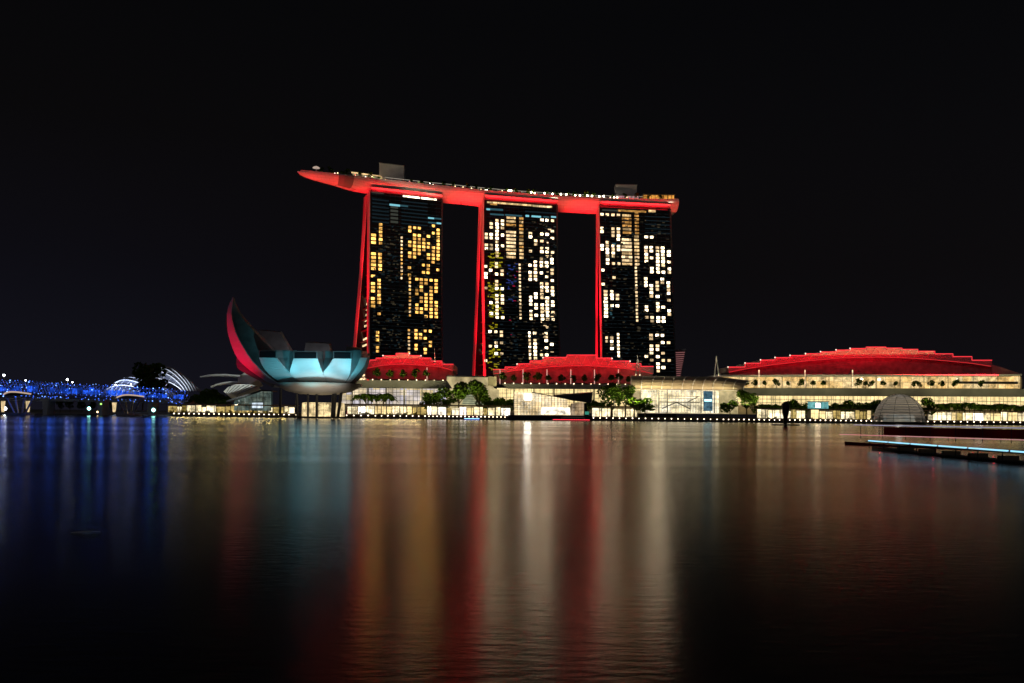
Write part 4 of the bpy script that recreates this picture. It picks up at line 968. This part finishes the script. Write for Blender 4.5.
# tall petal: red lit outer face, flank colour darkened for its shade
n_ = 22
EL = lerp_pts([(232.4, 297.3), (228.6, 306), (226.8, 316), (228.3, 335), (236.3, 356.6), (247, 368), (258, 376), (272, 384.5), (286, 389)], n_)
ER = lerp_pts([(233.2, 297.5), (232.2, 306), (231.8, 318), (237.5, 337), (249, 357), (257.5, 367), (267, 376), (279, 384), (292, 388.6)], n_)
EI = lerp_pts([(233.6, 297.6), (236, 307), (241, 316), (251, 328), (262, 340), (274, 352), (282, 362), (291, 375), (300, 386)], n_)
rows = []
for i in range(n_):
    t = i/(n_-1); g = min(1, t*3)
    l, r, k1 = at(EL[i].x, EL[i].y, DMU - 2 + 8*g - 10*t), at(ER[i].x, ER[i].y, DMU - 4 - 5*g - 2*t), at(EI[i].x, EI[i].y, DMU - 3 - 3*g + 4*t)
    rows.append((l, r, k1, k1 + Vector((0, 1 + 9*g, 0)), r.lerp(k1, .04), l.lerp(k1 + Vector((0, 1 + 9*g, 0)), .04)))
o = MB(); o.loft([[w[0], w[1], w[4], w[5]] for w in rows]); po = o.build('petal', skin, mus); tag(po, 'tall curved petal with a red lit outer edge')
o = MB(); o.loft([[w[5].lerp(w[3], .005), w[4].lerp(w[2], .005), w[2], w[3]] for w in rows]); o.build('petal_side', mat('shaded museum flank', (.10, .105, .105), .6, noise=.4, scale=.15), po)
# short petal under the tall one, and the grey petals at the back
shell([(236.6, 357.5), (237.2, 367.5), (246, 373.6), (258, 380.2), (273, 387.5)], [(240, 357.6), (247, 367), (256.5, 374.4), (267, 381), (282, 388)], 8, 4, th=6, win=False, mt=mat('shaded blue grey skin', (.13, .15, .18), .5))  # short petal's skin colour darkened to mute the red light on it
for pts, Yb in (([(259.3, 330.4), (279.6, 332.2), (290.5, 351), (296, 378), (276, 378), (262, 345)], 20), ([(305.7, 342.6), (329, 343.7), (331, 353), (330, 378), (308, 378), (304.3, 352)], 24), ([(346, 347.5), (360, 348.6), (362, 356), (356, 378), (343, 378)], 22)):
    o = MB(); o.prism([at(x, y, DMU + Yb - 14*((y - 330)/48)) for x, y in pts], (0, 5, 1)); o.build('petal', side, mus)
for sx_, tx in ((-12, 268), (2, 318)):
    spot('petal_fill', (mc.x + sx_, DMU - 4, 39.5), at(tx, 336, DMU + 18), 4200, (.95, .95, 1), 100, .8)  # added fill spots that stand for ambient light on the back petals
b = MB(); b.lathe([(2, 14.4), (12, 14.9), (19, 16.4), (23.5, 18.6), (26, 21.2)], (mc.x, mc.y, 0), 36); b.build('bowl', mat('museum bowl', (.40, .37, .33), .6, noise=.1, scale=.1), mus, True)
lo = at(318, 414, DMU - 50); lo.z = 2.5; spot('museum_white_fill', at(352, 413.5, DMU - 62), at(318, 366, DMU - 20), 38000, (1, .95, .92), 50, .8)  # white spot is an added neutral fill for the petal sides
spot('bowl_uplight', lo, at(318, 389, DMU - 10), 24000, (1, .82, .6), 60, .8)
for xt, xb, w in ((296.5, 297.5, 1.3), (316.8, 316.8, 1.3), (335, 333, 2.4), (342.5, 338, 1.5), (281, 280, 1.2), (308, 308, 1.0)):
    c = MB(); p = at(xt, 386, DMU - 6); q = at(xb, 412, DMU - 6); c.tube([(p.x, p.y, p.z + 1.5), (q.x, q.y, 1.2)], w * .62, 8); c.build('column', M['black'], mus)
b = MB(); b.lathe([(13, 1.2), (13, 9.5), (12, 9.8)], (mc.x, mc.y + 12, 0), 28); b.build('lobby_glass', interior('museum lobby', ((1, .76, .38), (.8, .6, .32)), 1.0, (3, 4), .2, 1), mus)
TEAL = (.12, .62, .74)
for px_, t_, k in ((274, (275, 370), .6), (300, (308, 370), 1.0), (338, (335, 369), .9), (362, (362, 370), .55)):
    lo = at(px_, 414, DMU - 60); lo.z = 1.2
    spot('museum_floodlight', lo, at(t_[0] + 2, t_[1] - 3, DMU - 28), 1.15e5 * k, TEAL, 40, .8)
lo = Vector((mc.x - 78, mc.y - 4, 2.5)); spot('museum_red_floodlight', lo, (mc.x - 52, mc.y - 2, 42), 1.15e5, (1, .001, .035), 66, .9)

# ------------------------------------------------------------------ swooping canopies and glass building left of the museum
can = thing('swoop_canopy', at(243, 398, 620), 'white swooping shell canopies behind the tall red petal', 'canopy')
def swoop(pts, w0, w1, Y, drop):
    b = MB(); n = len(pts); 
    rows = []
    for i, (x, y) in enumerate(pts):
        t = i/(n-1); w = w0 + (w1-w0)*t; p = at(x, y, Y); rows.append([p, p + Vector((0, w, -.2*w)), p + Vector((0, w, -.2*w - .5)), p + Vector((0, 0, -.6 - .5*t))])
    b.loft(rows); return b
swoop([(200, 376.3), (208, 374.8), (216, 374), (226, 374), (240, 375.2)], 1.5, 9, 618, 0).build('upper_blade', M['paint'], can)
swoop([(210.5, 386.4), (216, 384), (222, 382.4), (229, 381.5), (237, 381.2)], 1.5, 9, 612, 0).build('lower_blade', M['paint'], can)
b = MB(); b.prism([at(238, 376.5, 622), at(246, 372, 622), at(252, 375, 622), at(258.5, 379.5, 622), at(247, 385.5, 622), at(238, 382.5, 622)], (0, 12, -4)); b.build('upper_shell', M['paint'], can)
b = MB(); b.prism([at(223.5, 391.5, 606), at(228, 387, 606), at(236, 384, 606), at(250, 384.5, 606), at(258, 386.4, 606), at(246, 391.5, 606), at(236, 396, 606), at(229, 395, 606)], (0, 14, -4)); b.build('lower_shell', M['paint'], can)
b = MB()
for k in range(7):
    b.tube([at(226 + k*1.6, 393.5 + k*.3, 605.6), at(231 + k*4.4, 385.8 - (k*.2 if k < 4 else -(k-6)*.1), 605.6)], .2, 4)
b.build('shell_rib', M['dgrey'], can)
spot('canopy_floodlight', at(236, 404, 575), at(240, 384, 612), 26000, (.85, .95, .85), 70, .8)
gb = thing('glass_foyer', at(252, 410, 590), 'low glass foyer with a dark slanting roof edge beside the museum', 'foyer')
b = MB(); b.prism([at(226, 400.6, 590), at(262, 389.6, 590), at(272, 390.4, 590), at(272, 391.6, 590), at(262, 391, 590), at(226, 402, 590)], (0, 14, 0)); b.build('roof_edge', M['black'], gb)
b = MB(); b.pxprism([(234, 400.8), (262, 391.4), (271, 391.6), (271, 411), (234, 410.5)], 591, 4); b.build('glass_wall', interior('foyer interior', ((.16, .24, .22), (.32, .38, .30)), .42, (2.6, 3), .18, 1), gb)
b = MB(); b.pxprism([(252, 402.8), (263, 402.6), (263, 408), (252, 408)], 590.4, .4); b.build('bright_panel', emis('bright foyer', (.75, .88, 1), 1.0, .5, .4), gb)
for x in (239, 245, 251, 257, 263, 269):
    c = MB(); c.tube([at(x, 401 - (x - 234)*.33 if x < 262 else 391.8, 590.2), at(x, 410.6, 590.2)], .16, 4); c.build('mullion', M['steel'], gb)

# ------------------------------------------------------------------ garden conservatories far behind
def conservatory(x0, x1, ytop, xpk, ybase, Y, label, nr, wid):
    r = thing('conservatory', (at((x0+x1)/2, ybase, Y).x, Y, 1.2), label, 'conservatory', 'ribbed glass conservatories behind the blue bridge')
    for k in range(nr):
        t = k/(nr-1); yo = (t - .5)*wid; q = math.sqrt(max(.05, 1 - (2*t - 1)**2*.75))
        c = MB(); pts = []
        for j in range(19):
            a_ = j/18; x = x0 + (x1 - x0)*a_
            pk = (xpk - x0)/(x1 - x0)
            hgt = math.sin(math.pi*(a_/(2*pk) if a_ < pk else .5 + (a_-pk)/(2*(1-pk)))) ** .8
            y = ybase - (ybase - ytop)*hgt*q; pts.append(at(x + (t - .5)*6*(1-a_), y, Y) + Vector((0, yo, 0)))
        c.tube(pts, .42, 4); c.build('rib', M['paint'], r)
    g = MB(); rows = []
    for k in range(7):
        t = k/6; yo = (t - .5)*wid*.96; q = math.sqrt(max(.05, 1 - (2*t - 1)**2*.75)); row = []
        for j in range(19):
            a_ = j/18; x = x0 + (x1 - x0)*a_; pk = (xpk - x0)/(x1 - x0)
            hgt = math.sin(math.pi*(a_/(2*pk) if a_ < pk else .5 + (a_-pk)/(2*(1-pk)))) ** .8
            row.append(at(x + (t - .5)*6*(1-a_), ybase - (ybase - ytop)*hgt*q*.985, Y) + Vector((0, yo, 0)))
        rows.append(row)
    g.add([p for r_ in rows for p in r_], [(i*19+j, i*19+j+1, (i+1)*19+j+1, (i+1)*19+j) for i in range(6) for j in range(18)])
    g.build('glass_shell', mat('conservatory glass', (.16, .17, .21), .3), r)
    for j in range(3, 17, 2):
        c = MB(); c.tube([rw[j] + Vector((0, -.3, .3)) for rw in rows], .22, 4); c.build('purlin', M['paint'], r)
    return r
conservatory(116, 166, 376, 136, 396, 1000, 'pale rounded conservatory dome with blue lit ribs beside the dark tree', 9, 70)
conservatory(147, 192, 366.5, 164, 391, 940, 'taller arched conservatory sloping down towards the museum', 8, 60)
spot('conservatory_floodlight', at(118, 404, 900), at(132, 384, 985), 1.6e6, (.50, .62, 1), 40, .8)
spot('conservatory_floodlight', at(176, 404, 850), at(172, 378, 930), 7e5, (.70, .80, 1), 36, .8)

# ------------------------------------------------------------------ blue helix footbridge and the road bridge behind it
def bridge_line(t):                      # t 0 (outside the frame) .. 1 (shore)
    x = -60 + 246 * t; Y = 470 + 88 * t ** 1.6
    p = at(x, 390, Y); p.z = 13.2 - 2.6 * t ** 2
    return p
hb = thing('helix_footbridge', bridge_line(.5), 'curved footbridge wrapped in blue lit helix tubes', 'footbridge')
NP = 190
for st, (r_, turns, ph0, thick) in enumerate([(4.9, 13, k_*1.047, .11) for k_ in range(6)] + [(4.0, -16, .6 + 1.571*k_, .08) for k_ in range(4)]):
    pts = []
    for i in range(NP + 1):
        t = i/NP; c0 = bridge_line(t); c1 = bridge_line(min(1, t + .01)); tn = (c1 - c0) if t < .99 else (c0 - bridge_line(t - .01)); tn.normalize(); nx = tn.cross(Vector((0, 0, 1))).normalized()
        a_ = 6.2832*turns*t + ph0; pts.append(c0 + nx*math.cos(a_)*r_ + Vector((0, 0, 2.6 + math.sin(a_)*r_)))
    c = MB(); c.tube(pts, thick, 5); c.build('helix_tube', M['steel'], hb)
    if st == 0: HEL = []
    HEL.append(pts)
b = MB(); rows = []
for i in range(61):
    t = i/60; c0 = bridge_line(t); tn = (bridge_line(min(1, t+.01)) - bridge_line(max(0, t-.01))).normalized(); nx = tn.cross(Vector((0, 0, 1))).normalized()
    rows.append([c0 - nx*3, c0 + nx*3, c0 + nx*3 - Vector((0, 0, .8)), c0 - nx*3 - Vector((0, 0, .8))])
b.loft(rows); b.build('deck', M['grey'], hb)
# lit glass canopy panels over the walkway
for k in range(44):
    t0 = (k + .05)/44; t1 = t0 + .0205; p, q = bridge_line(t0), bridge_line(t1); up = Vector((0, 0, 1.0))
    if rng.random() < .2: continue
    c = MB(); hh = rng.uniform(1.5, 4.2); off = Vector((0, -2.8, 0))
    c.prism([p + up + off, q + up + off, q + up + off + Vector((0, 0, hh)), p + up + off + Vector((0, 0, hh))], (0, .15, 0)); c.build('lit_panel', emis('blue lit mesh', (.02, .12, 1.0), rng.uniform(.2, 1.0), .95, .35), hb)
leds = []
for pts in HEL:
    for i in range(2, NP - 1, 1):
        if rng.random() < .2: leds.append((pts[i], rng.random()))
leds.sort(key=lambda a_: a_[0].y); u1 = MB(); u1.ball((0, 0, 0), .27, 0, 6, 4); u2 = MB(); u2.ball((0, 0, 0), .33, 0, 6, 4)
me1, me2 = u1.mesh('led', M['lamp_blue']), u2.mesh('led', M['lamp_blue2'])
vis = [l for l in leds if -5 < (l[0].x * F / l[0].y + 512)]; rng.shuffle(vis)
for p, k in vis[:100]:
    o = bpy.data.objects.new('led_light', me2 if k > .7 else me1); COL.objects.link(o); o.parent = hb; o.location = p - hb.location
b = MB()
for p, k in vis[100:]: b.ball(p, .22, 1 if k > .85 else 0, 5, 3)
tag(b.build('led_light_rest', [M['lamp_blue'], M['lamp_blue2']], hb), kind='stuff')
for t in [.06 + .066*k_ for k_ in range(14)]:
    c = bridge_line(t); point('bridge_lamp', (c.x, c.y - 1, c.z + 3), 1100, (.05, .16, 1.0), 2.0)
for x0, x1, t in ((4, 31, .31), (117, 144, .76)):
    c = MB(); p, q = at(x0, 394.3 if x0 < 50 else 397.4, 470 + 88*t**1.6 - 8), at(x1, 394 if x0 < 50 else 396.6, 470 + 88*t**1.6 - 8)
    pts = [p.lerp(q, k/10) + Vector((0, -5*math.sin(math.pi*k/10), 1.2*math.sin(math.pi*k/10))) for k in range(11)]
    c.tube(pts, .45, 6); c.build('viewing_pod', emis('pod light', (1, .72, .55), .55), hb)
    c = MB(); c.prism([a_ for a_ in pts], (0, 0, -.8)); c.build('pod_floor', M['grey'], hb)
for xb, sp2 in ((20, 13), (129, 12)):
    for dx in (-sp2, -sp2*.35, sp2*.35, sp2):
        Yp = 505 if xb < 60 else 527
        c = MB(); c.tube([at(xb + dx*.2, 414, Yp) * 1 + Vector((0, 0, -3)), at(xb + dx, 398, Yp)], [.45, .6], 6); c.build('pier_strut', M['steel'], hb)
    c = MB(); p = at(xb, 415, 505 if xb < 60 else 527); c.lathe([(7.5, 0), (7.5, 1.2), (6.5, 1.6)], (p.x, p.y, 0), 18); c.build('pile_cap', M['concrete'], hb)
for x, xw in ((27, 2.2), (2, 1.8), (113.5, 2.4)):
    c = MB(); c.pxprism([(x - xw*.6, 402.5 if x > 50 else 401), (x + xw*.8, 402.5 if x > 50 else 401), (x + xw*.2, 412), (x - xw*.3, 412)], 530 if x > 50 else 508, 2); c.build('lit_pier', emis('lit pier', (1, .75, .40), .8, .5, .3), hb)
rb = thing('road_bridge', at(40, 402, 600), 'dark road bridge behind the blue footbridge', 'road bridge')
b = MB(); b.prism([at(-80, 396, 600), at(190, 401, 640), at(190, 403.5, 640), at(-80, 399, 600)], (0, 18, 0)); b.build('bridge_deck', M['concrete'], rb)
for x in (-20, 45, 100, 150):
    c = MB(); c.pxprism([(x - 3, 399), (x + 3, 399), (x + 2, 415), (x - 2, 415)], 616, 10); c.build('bridge_pier', M['concrete'], rb)
for i, (x, y) in enumerate(((4, 375.2), (25.6, 380.4), (67.3, 379.6), (72.5, 382.3), (115.5, 384.8), (131, 384.4))):
    Y = 612 + .1*x; p = at(x, y, Y); zb = at(x, 399, Y).z
    r = thing('street_lamp', (p.x, p.y, zb), ['tallest white street lamp over the blue bridge at the picture edge', 'lower street lamp over the blue bridge near the first pier', 'brighter lamp of the close pair over the blue bridge', 'dimmer lamp of the close pair over the blue bridge', 'street lamp at the edge of the pale conservatory dome', 'street lamp in front of the pale conservatory dome'][i], 'street lamp', 'street lamps on the road bridge')
    c = MB(); c.tube([(p.x, p.y, zb), (p.x, p.y, p.z)], .16, 5); c.build('pole', M['steel'], r)
    c = MB(); c.ball((p.x, p.y, p.z), 0.75 if i in (0, 2) else .5, 0, 8, 5); c.build('lamp_head', M['lamp_street'], r)
for x, y, mm, r_, lab in ((5, 408.6, 'lamp_street', 1.2, 'cold white lamp low by the first bridge pier'), (89, 408.5, 'lamp_teal', 1.2, 'bluish lamp on the dark far bank under the bridge'), (97.5, 412, 'lamp_warm', .6, 'small amber lamp on the far bank beside the lit pier'), (153.5, 410, 'lamp_teal', 1.3, 'teal lamp on the bank where the footbridge lands'), (101, 404, 'lamp_green', .7, 'pale green lamp on the far bank beside the lit pier')):
    b = MB(); Y = 590; p = at(x, y, Y); b.tube([(p.x, p.y, 0), (p.x, p.y, p.z)], .18, 5, 0); b.ball(p, r_, 1); o = b.build('bank_lamp', [M['steel'], M[mm]]); tag(o, lab, 'lamp')

# ------------------------------------------------------------------ trees along the promenade
G = 1.3
for x in (360, 366, 371.5, 376.5, 383, 389.5): tree('palm', x, 606, G, rng.uniform(24, 27), 'palm before the cool lit glass wall beside the museum', 'palms beside the museum')
for x, hh, lab in ((425, 23, 'low spreading tree at the dome end of the trellis shops'), (434, 24, 'spreading tree second from the cream block'), (444, 26, 'spreading tree touching the cream block')): tree('dark', x, 602, G, hh, lab, 'spreading trees before the cream block')
tree('dark', 459, 600, G, 36, 'tall dark tree at the start of the cream block', None); tree('dark', 478.5, 600, G, 36, 'tall leaning dark tree in front of the tapered glass front', None); tree('dark', 482, 603, G, 26, 'shorter dark tree tucked beside the tall leaning one', None)
for x in (491, 496, 501.5, 507, 512): tree('round', x, 604, G, 19, 'small green tree between the cream block and the crystal pavilion', 'small trees beside the crystal pavilion')
for x in (588.5, 594, 599): tree('round', x, 604, G, 18, 'small green tree behind the folded crystal roof', 'small trees behind the crystal pavilion')
tree('dark', 611, 596, G, 33, 'tallest dark tree beside the crystal pavilion', None); tree('dark', 625, 598, G, 31, 'dark tree next to the arched canopy edge', None); tree('round', 634, 592, G, 24, 'broad green tree before the arched glass hall', None); tree('round', 645, 592, G, 20, 'low green tree before the white glass wall', None)
tree('round', 730, 592, G, 21, 'green tree inside the white entrance arch', None); tree('dark', 747, 590, G, 30, 'big dark tree beside the white entrance arch', None)
for k in range(15): tree('palm' if k % 3 else 'round', 758 + 5.2*k, 606, G, rng.uniform(17, 20), 'green palm in the row before the amber terrace and cyan screen', 'palms before the cyan screen')
for k in range(9): tree('palm' if k % 2 else 'round', 838 + 5.3*k, 606, G, rng.uniform(18.5, 22), 'green palm in the clump beside the glass dome', 'palms next to the glass dome')
tree('dark', 927, 596, G, 24, 'dark tree just behind the glass dome', None)
for k in range(18): tree('palm', 939 + 5.1*k, 600, G, rng.uniform(19, 22.5), 'tall slim palm past the glass dome at the trellis walk', 'tall palms past the glass dome')
for x, hh in ((198, 16), (205, 18), (212, 19), (219, 17), (226, 15), (187, 14)): tree('dark', x, 640, G, hh + 3, 'dim leafy tree behind the amber trellis walk', 'dim trees behind the amber trellis walk')
tree('dark', 149, 700, 4, 41, 'tall black tree between the two conservatories', None); tree('dark', 157.5, 710, 4, 30, 'black tree leaning on the taller conservatory', None); tree('dark', 142.5, 705, 4, 28, 'black tree before the pale conservatory dome', None)
for x in (60, 70, 82, 92, 104, 112): tree('dark', x, 800, 1.1, 12, 'dark tree on the far bank under the bridge', 'trees on the far bank under the bridge')
for k in range(6): strip('tree_uplight', at((372, 434, 500, 640, 800, 980)[k], 403.2 + ((372, 434, 500, 640, 800, 980)[k] - 512)*ROLL, 582.5), (0, .72, .70), (50, 50, 40, 40, 110, 110)[k], .3, (5600, 6600, 4600, 6000, 11500, 11500)[k], (1.0, .90, .42), 88)
# shrubs lit amber
sm = [crown_mb(120, 1.6, 1.2, 1.2, s_, .4, 6) for s_ in (41, 42, 43)]; sme = [s_.mesh('shrub', M['yleaf']) for s_ in sm]
for i in range(22):
    x = 172 + 5.4*i; p = at(x, 414, 574); put('shrub', rng.choice(sme), (p.x, 574, G), 'yellow green shrub in the amber trellis walk near the bridge', 'shrub', 'shrubs in the amber trellis walk', rng.uniform(.8, 1.5), rng.uniform(0, 6))
for i in range(14):
    x = 362 + 4.4*i; p = at(x, 414, 578); put('shrub', rng.choice(sme), (p.x, 578, G), 'yellow green shrub under the trellis beside the museum', 'shrub', 'shrubs under the trellis beside the museum', rng.uniform(.8, 1.5), rng.uniform(0, 6))
for i in range(16):
    x = 760 + 7.5*i; p = at(x, 414, 580); put('shrub', rng.choice(sme), (p.x, 580, G), 'low green shrub under the trellis before the terrace', 'shrub', 'shrubs before the terrace', rng.uniform(.7, 1.2), rng.uniform(0, 6))
strip('shrub_light', at(228, 412.5, 580) + Vector((0, 0, 3.5)), (0, -.5, -.85), 80, .3, 3800, (1, .72, .2), 160)
strip('shrub_light', at(392, 413, 582) + Vector((0, 0, 2.5)), (0, -.5, -.85), 40, .3, 1800, (1, .75, .25), 160)
# rooftop trees
for xa, xb, pw in ((335, 440, 900), (440, 560, 1000), (560, 676, 1000)):
    p, q = deck_pt(xa, 1.2, .3), deck_pt(xb, 1.2, .3); o = strip('deck_light', (p + q) / 2 , (0, .5, .85), (q - p).length * .96, .2, pw, (1, .80, .55), 150)
    zz = -Vector((0, .5, .85)).normalized(); xx_ = (q - p).normalized(); xx_ = (xx_ - zz * xx_.dot(zz)).normalized(); o.rotation_euler = Matrix((xx_, zz.cross(xx_), zz)).transposed().to_euler()
rt = proto('rooftop_tree', crown_mb(160, 2.0, 1.9, 3.8, 51, .6, 5), trunk_mb(2.8, .12), M['dleaf'])
for i in range(34):
    x = 322 + 10.2*i + rng.uniform(-3, 3)
    if 600 < x < 612 or 383 < x < 408: continue
    o = dup(rt, deck_pt(x, rng.uniform(2.5, 8)), rng.uniform(.8, 1.35), rng.uniform(0, 6)); tag(o, 'small dark tree planted on the rooftop park deck', 'tree', 'small trees on the rooftop park')

# ------------------------------------------------------------------ quay lights, quay wall, planter wall
b = MB(); xq = at(172, 416, QY).x
b.box(xq, 700, QY - .5, QY + .5, -.5, 1.35); tag(b.build('quay_wall', mat('dark quay wall', (.05, .045, .04), .8, noise=.3, scale=.3)), 'dark quay wall running along the waterfront', 'quay wall')
b = MB(); b.box(xq + 2, 700, QY + 5, QY + 5.6, 1.33, 2.9); tag(b.build('planter_wall', mat('brown planter', (.10, .075, .055), .85, noise=.3, scale=.5)), 'low brown planter wall behind the quay lights', 'planter wall')
qb = MB(); qb.tube([(0, 0, 0), (0, 0, .35)], .12, 5, 0); qb.ball((0, 0, .62), .40, 1, 7, 5); qm = qb.mesh('quay_light', [M['black'], M['lamp_quay']])
x = 174.0; i = 0
while x < 1030:
    p = at(x, ywater(x) + 4.0, QY - .1)
    sec = 'before the amber trellis' if x < 285 else 'under the lotus museum' if x < 372 else 'before the shopping hall' if x < 508 else None if x < 592 else 'before the arched glass hall' if x < 725 else 'before the terrace building' if x < 930 else 'past the glass dome'
    if sec: put('quay_light', qm, (p.x, p.y, 1.35), 'small white light on the quay wall ' + sec, 'quay light', 'quay lights ' + sec, rng.uniform(.85, 1.12))
    x += 5.0 if x < 285 else 7.2 if x < 372 else 6.2 if x < 420 else 4.0 if x < 508 else 6.5 if x < 720 else 5.1 if x < 880 else 6.6

# ------------------------------------------------------------------ boats, marker, driftwood
def hull_mb(A, B, wdt, z0, z1, taper=.14):
    A, B = Vector(A), Vector(B); t = (B - A).normalized(); n = Vector((-t.y, t.x, 0)); Ln = (B - A).length; b = MB(); rows = []
    for k in range(13):
        s_ = k/12; q = min(1, s_/taper, (1-s_)/taper*1.0 + .35); q = max(.12, q) ** .6; c = A + t*Ln*s_; sh = .25*(1 - min(1, min(s_, 1-s_)/.2))
        rows.append([c + n*wdt/2*q + Vector((0, 0, z1 + sh)), c + n*wdt/2*q*.8 + Vector((0, 0, z0)), c - n*wdt/2*q*.8 + Vector((0, 0, z0)), c - n*wdt/2*q + Vector((0, 0, z1 + sh))])
    b.loft(rows); return b, t, n, Ln
A = Vector((46.2, 107, 0)); B = Vector((46.8, 60, 0))
bt = thing('barge', (43.4, 85, 0), 'low dark barge with a cyan light strip along its side', 'barge', 'lit boats at the picture edge')
b, t, n, Ln = hull_mb(A, B, 2.6, -.4, .16); b.build('hull', M['black'], bt)
b = MB(); c = MB(); s_ = 1.5
side_n = n if n.x < 0 else -n
while s_ < Ln - 2:
    l_ = rng.uniform(4.0, 6.5); p = A + t*s_ + side_n*1.4 + Vector((0, 0, 1.12)); q = A + t*min(Ln-1, s_ + l_) + side_n*1.4 + Vector((0, 0, 1.12))
    b.tube([p, q], .085, 6); s_ += l_ + .45
b.build('light_strip', M['strip_cyan'], bt)
for k in range(12):
    d_ = MB(); p = A + t*(1.5 + (Ln - 3)*k/11) + side_n*1.3; d_.tube([p + Vector((0, 0, .2)), p + Vector((0, 0, 1.1))], .05, 5); d_.build('rail_post', M['black'], bt)
c.tube([A + t*.8 + side_n*1.36 + Vector((0, 0, 1.0)), B - t*.8 + side_n*1.36 + Vector((0, 0, 1.0))], .09, 5); c.build('gunwale', M['black'], bt)
for k in range(6):
    p = A + t*(8 + 5*k); c = MB(); c.prism([p - n*.9 + Vector((0, 0, .18)), p + n*.9 + Vector((0, 0, .18)), p + n*.9 + t*.5 + Vector((0, 0, .18)), p - n*.9 + t*.5 + Vector((0, 0, .18))], (0, 0, .4)); c.build('bench', M['wood'], bt)
A = Vector((50.2, 126, 0)); B = Vector((69, 95, 0))
bt = thing('river_boat', (56, 112, 0), 'dark red roofed river boat with pale and pink light lines', 'river boat', 'lit boats at the picture edge')
b, t, n, Ln = hull_mb(A, B, 3.0, -.4, .14); b.build('hull', M['redcloth'], bt)
side_n = n if n.y < 0 else -n
def off(s0, z, o_=2.35): return A + t*s0 + side_n*o_ + Vector((0, 0, z))
b = MB(); b.tube([off(.6, 1.5), off(Ln - .6, 1.5)], .055, 6); b.build('rail_light', M['strip_pink'], bt)
b = MB(); b.prism([off(3, 2.85, 2.3), off(Ln - 3, 2.85, 2.3), off(Ln - 3, 2.85, -2.3), off(3, 2.85, -2.3)], (0, 0, .14)); b.build('roof', M['redcloth'], bt)
b = MB(); b.tube([off(3, 2.94, 2.36), off(Ln - 3, 2.94, 2.36)], .05, 6); b.build('roof_light', M['strip_pale'], bt)
for k in range(9):
    for o_ in (2.1, -2.1):
        c = MB(); c.tube([off(4 + (Ln - 8)*k/8, 1.0, o_), off(4 + (Ln - 8)*k/8, 2.9, o_)], .05, 5); c.build('post', M['black'], bt)
b = MB(); b.prism([off(5, 1.5, -1.9), off(Ln - 5, 1.5, -1.9), off(Ln - 5, 2.7, -1.9), off(5, 2.7, -1.9)], tuple(side_n*.1)); b.build('curtain', M['redcloth'], bt)
for k in range(4):
    p = off(6 + (Ln-12)*k/3, 2.6, .5); point('cabin_lamp', p, 7, (1, .06, .08), .08)
for x0, x1, y, lab, m1, m2 in ((463, 481, 418.6, 'small boat with a blue light line moored before the cream block', 'lamp_blue2', 'w_redl'), (551, 591, 421.4, 'long low boat with a thin red light line under the crystal pavilion', 'lamp_red', 'w_dim')):
    Y = 536.0; A = at(x0, y, Y); B = at(x1, y, Y); A.z = B.z = 0
    bt = thing('small_boat', ((A.x+B.x)/2, Y, 0), lab, 'boat')
    b, t, n, Ln = hull_mb(A, B, 3.2, -.3, .8); b.build('hull', M['black'], bt)
    b = MB(); b.tube([A + t*1 + Vector((0, -1.7, .75)), B - t*1 + Vector((0, -1.7, .75))], .16, 5); b.build('light_strip', M[m1], bt)
    b = MB(); b.prism([A + t*Ln*.25 + Vector((0, -1.2, 2.3)), A + t*Ln*.85 + Vector((0, -1.2, 2.3)), A + t*Ln*.85 + Vector((0, 1.2, 2.3)), A + t*Ln*.25 + Vector((0, 1.2, 2.3))], (0, 0, .15)); b.build('canopy', M['dgrey'], bt)
    b = MB()
    for f_ in (.27, .83):
        for yy in (-1.1, 1.1): b.tube([A + t*Ln*f_ + Vector((0, yy, .7)), A + t*Ln*f_ + Vector((0, yy, 2.3))], .07, 4)
    b.build('canopy_post', M['dgrey'], bt)
    b = MB(); b.tube([A + t*Ln*.27 + Vector((0, -1.25, 2.25)), A + t*Ln*.83 + Vector((0, -1.25, 2.25))], .1, 5); b.build('cabin_light', M[m2], bt)
YM = 400.0; p = at(785.5, 424.5, YM)
mk = thing('channel_marker', (p.x, YM, 0), 'black rounded channel marker standing on a flat float', 'channel marker')
b = MB(); b.lathe([(6.6, -.3), (6.6, .35), (6.0, .5)], (p.x, YM, 0), 20); b.build('float', M['black'], mk)
b = MB(); b.lathe([(.75, .5), (.8, 2), (1.1, 4), (1.55, 6.2), (1.75, 8.2), (1.7, 9.4), (1.35, 10.5), (.7, 11.1), (.1, 11.3)], (p.x, YM, 0), 16); b.build('body', M['black'], mk, True)
yd = CAMH*F/(532.5 - ywater(85)); p = at(85, 532.5, yd)
b = MB(); b.tube([(p.x - .42, yd - .05, .0), (p.x, yd, .03), (p.x + .45, yd + .12, .02)], [.012, .02, .012], 6); tag(b.build('driftwood', mat('pale driftwood', (.7, .66, .6), .4)), 'short pale stick of driftwood floating on the dark water', 'driftwood')
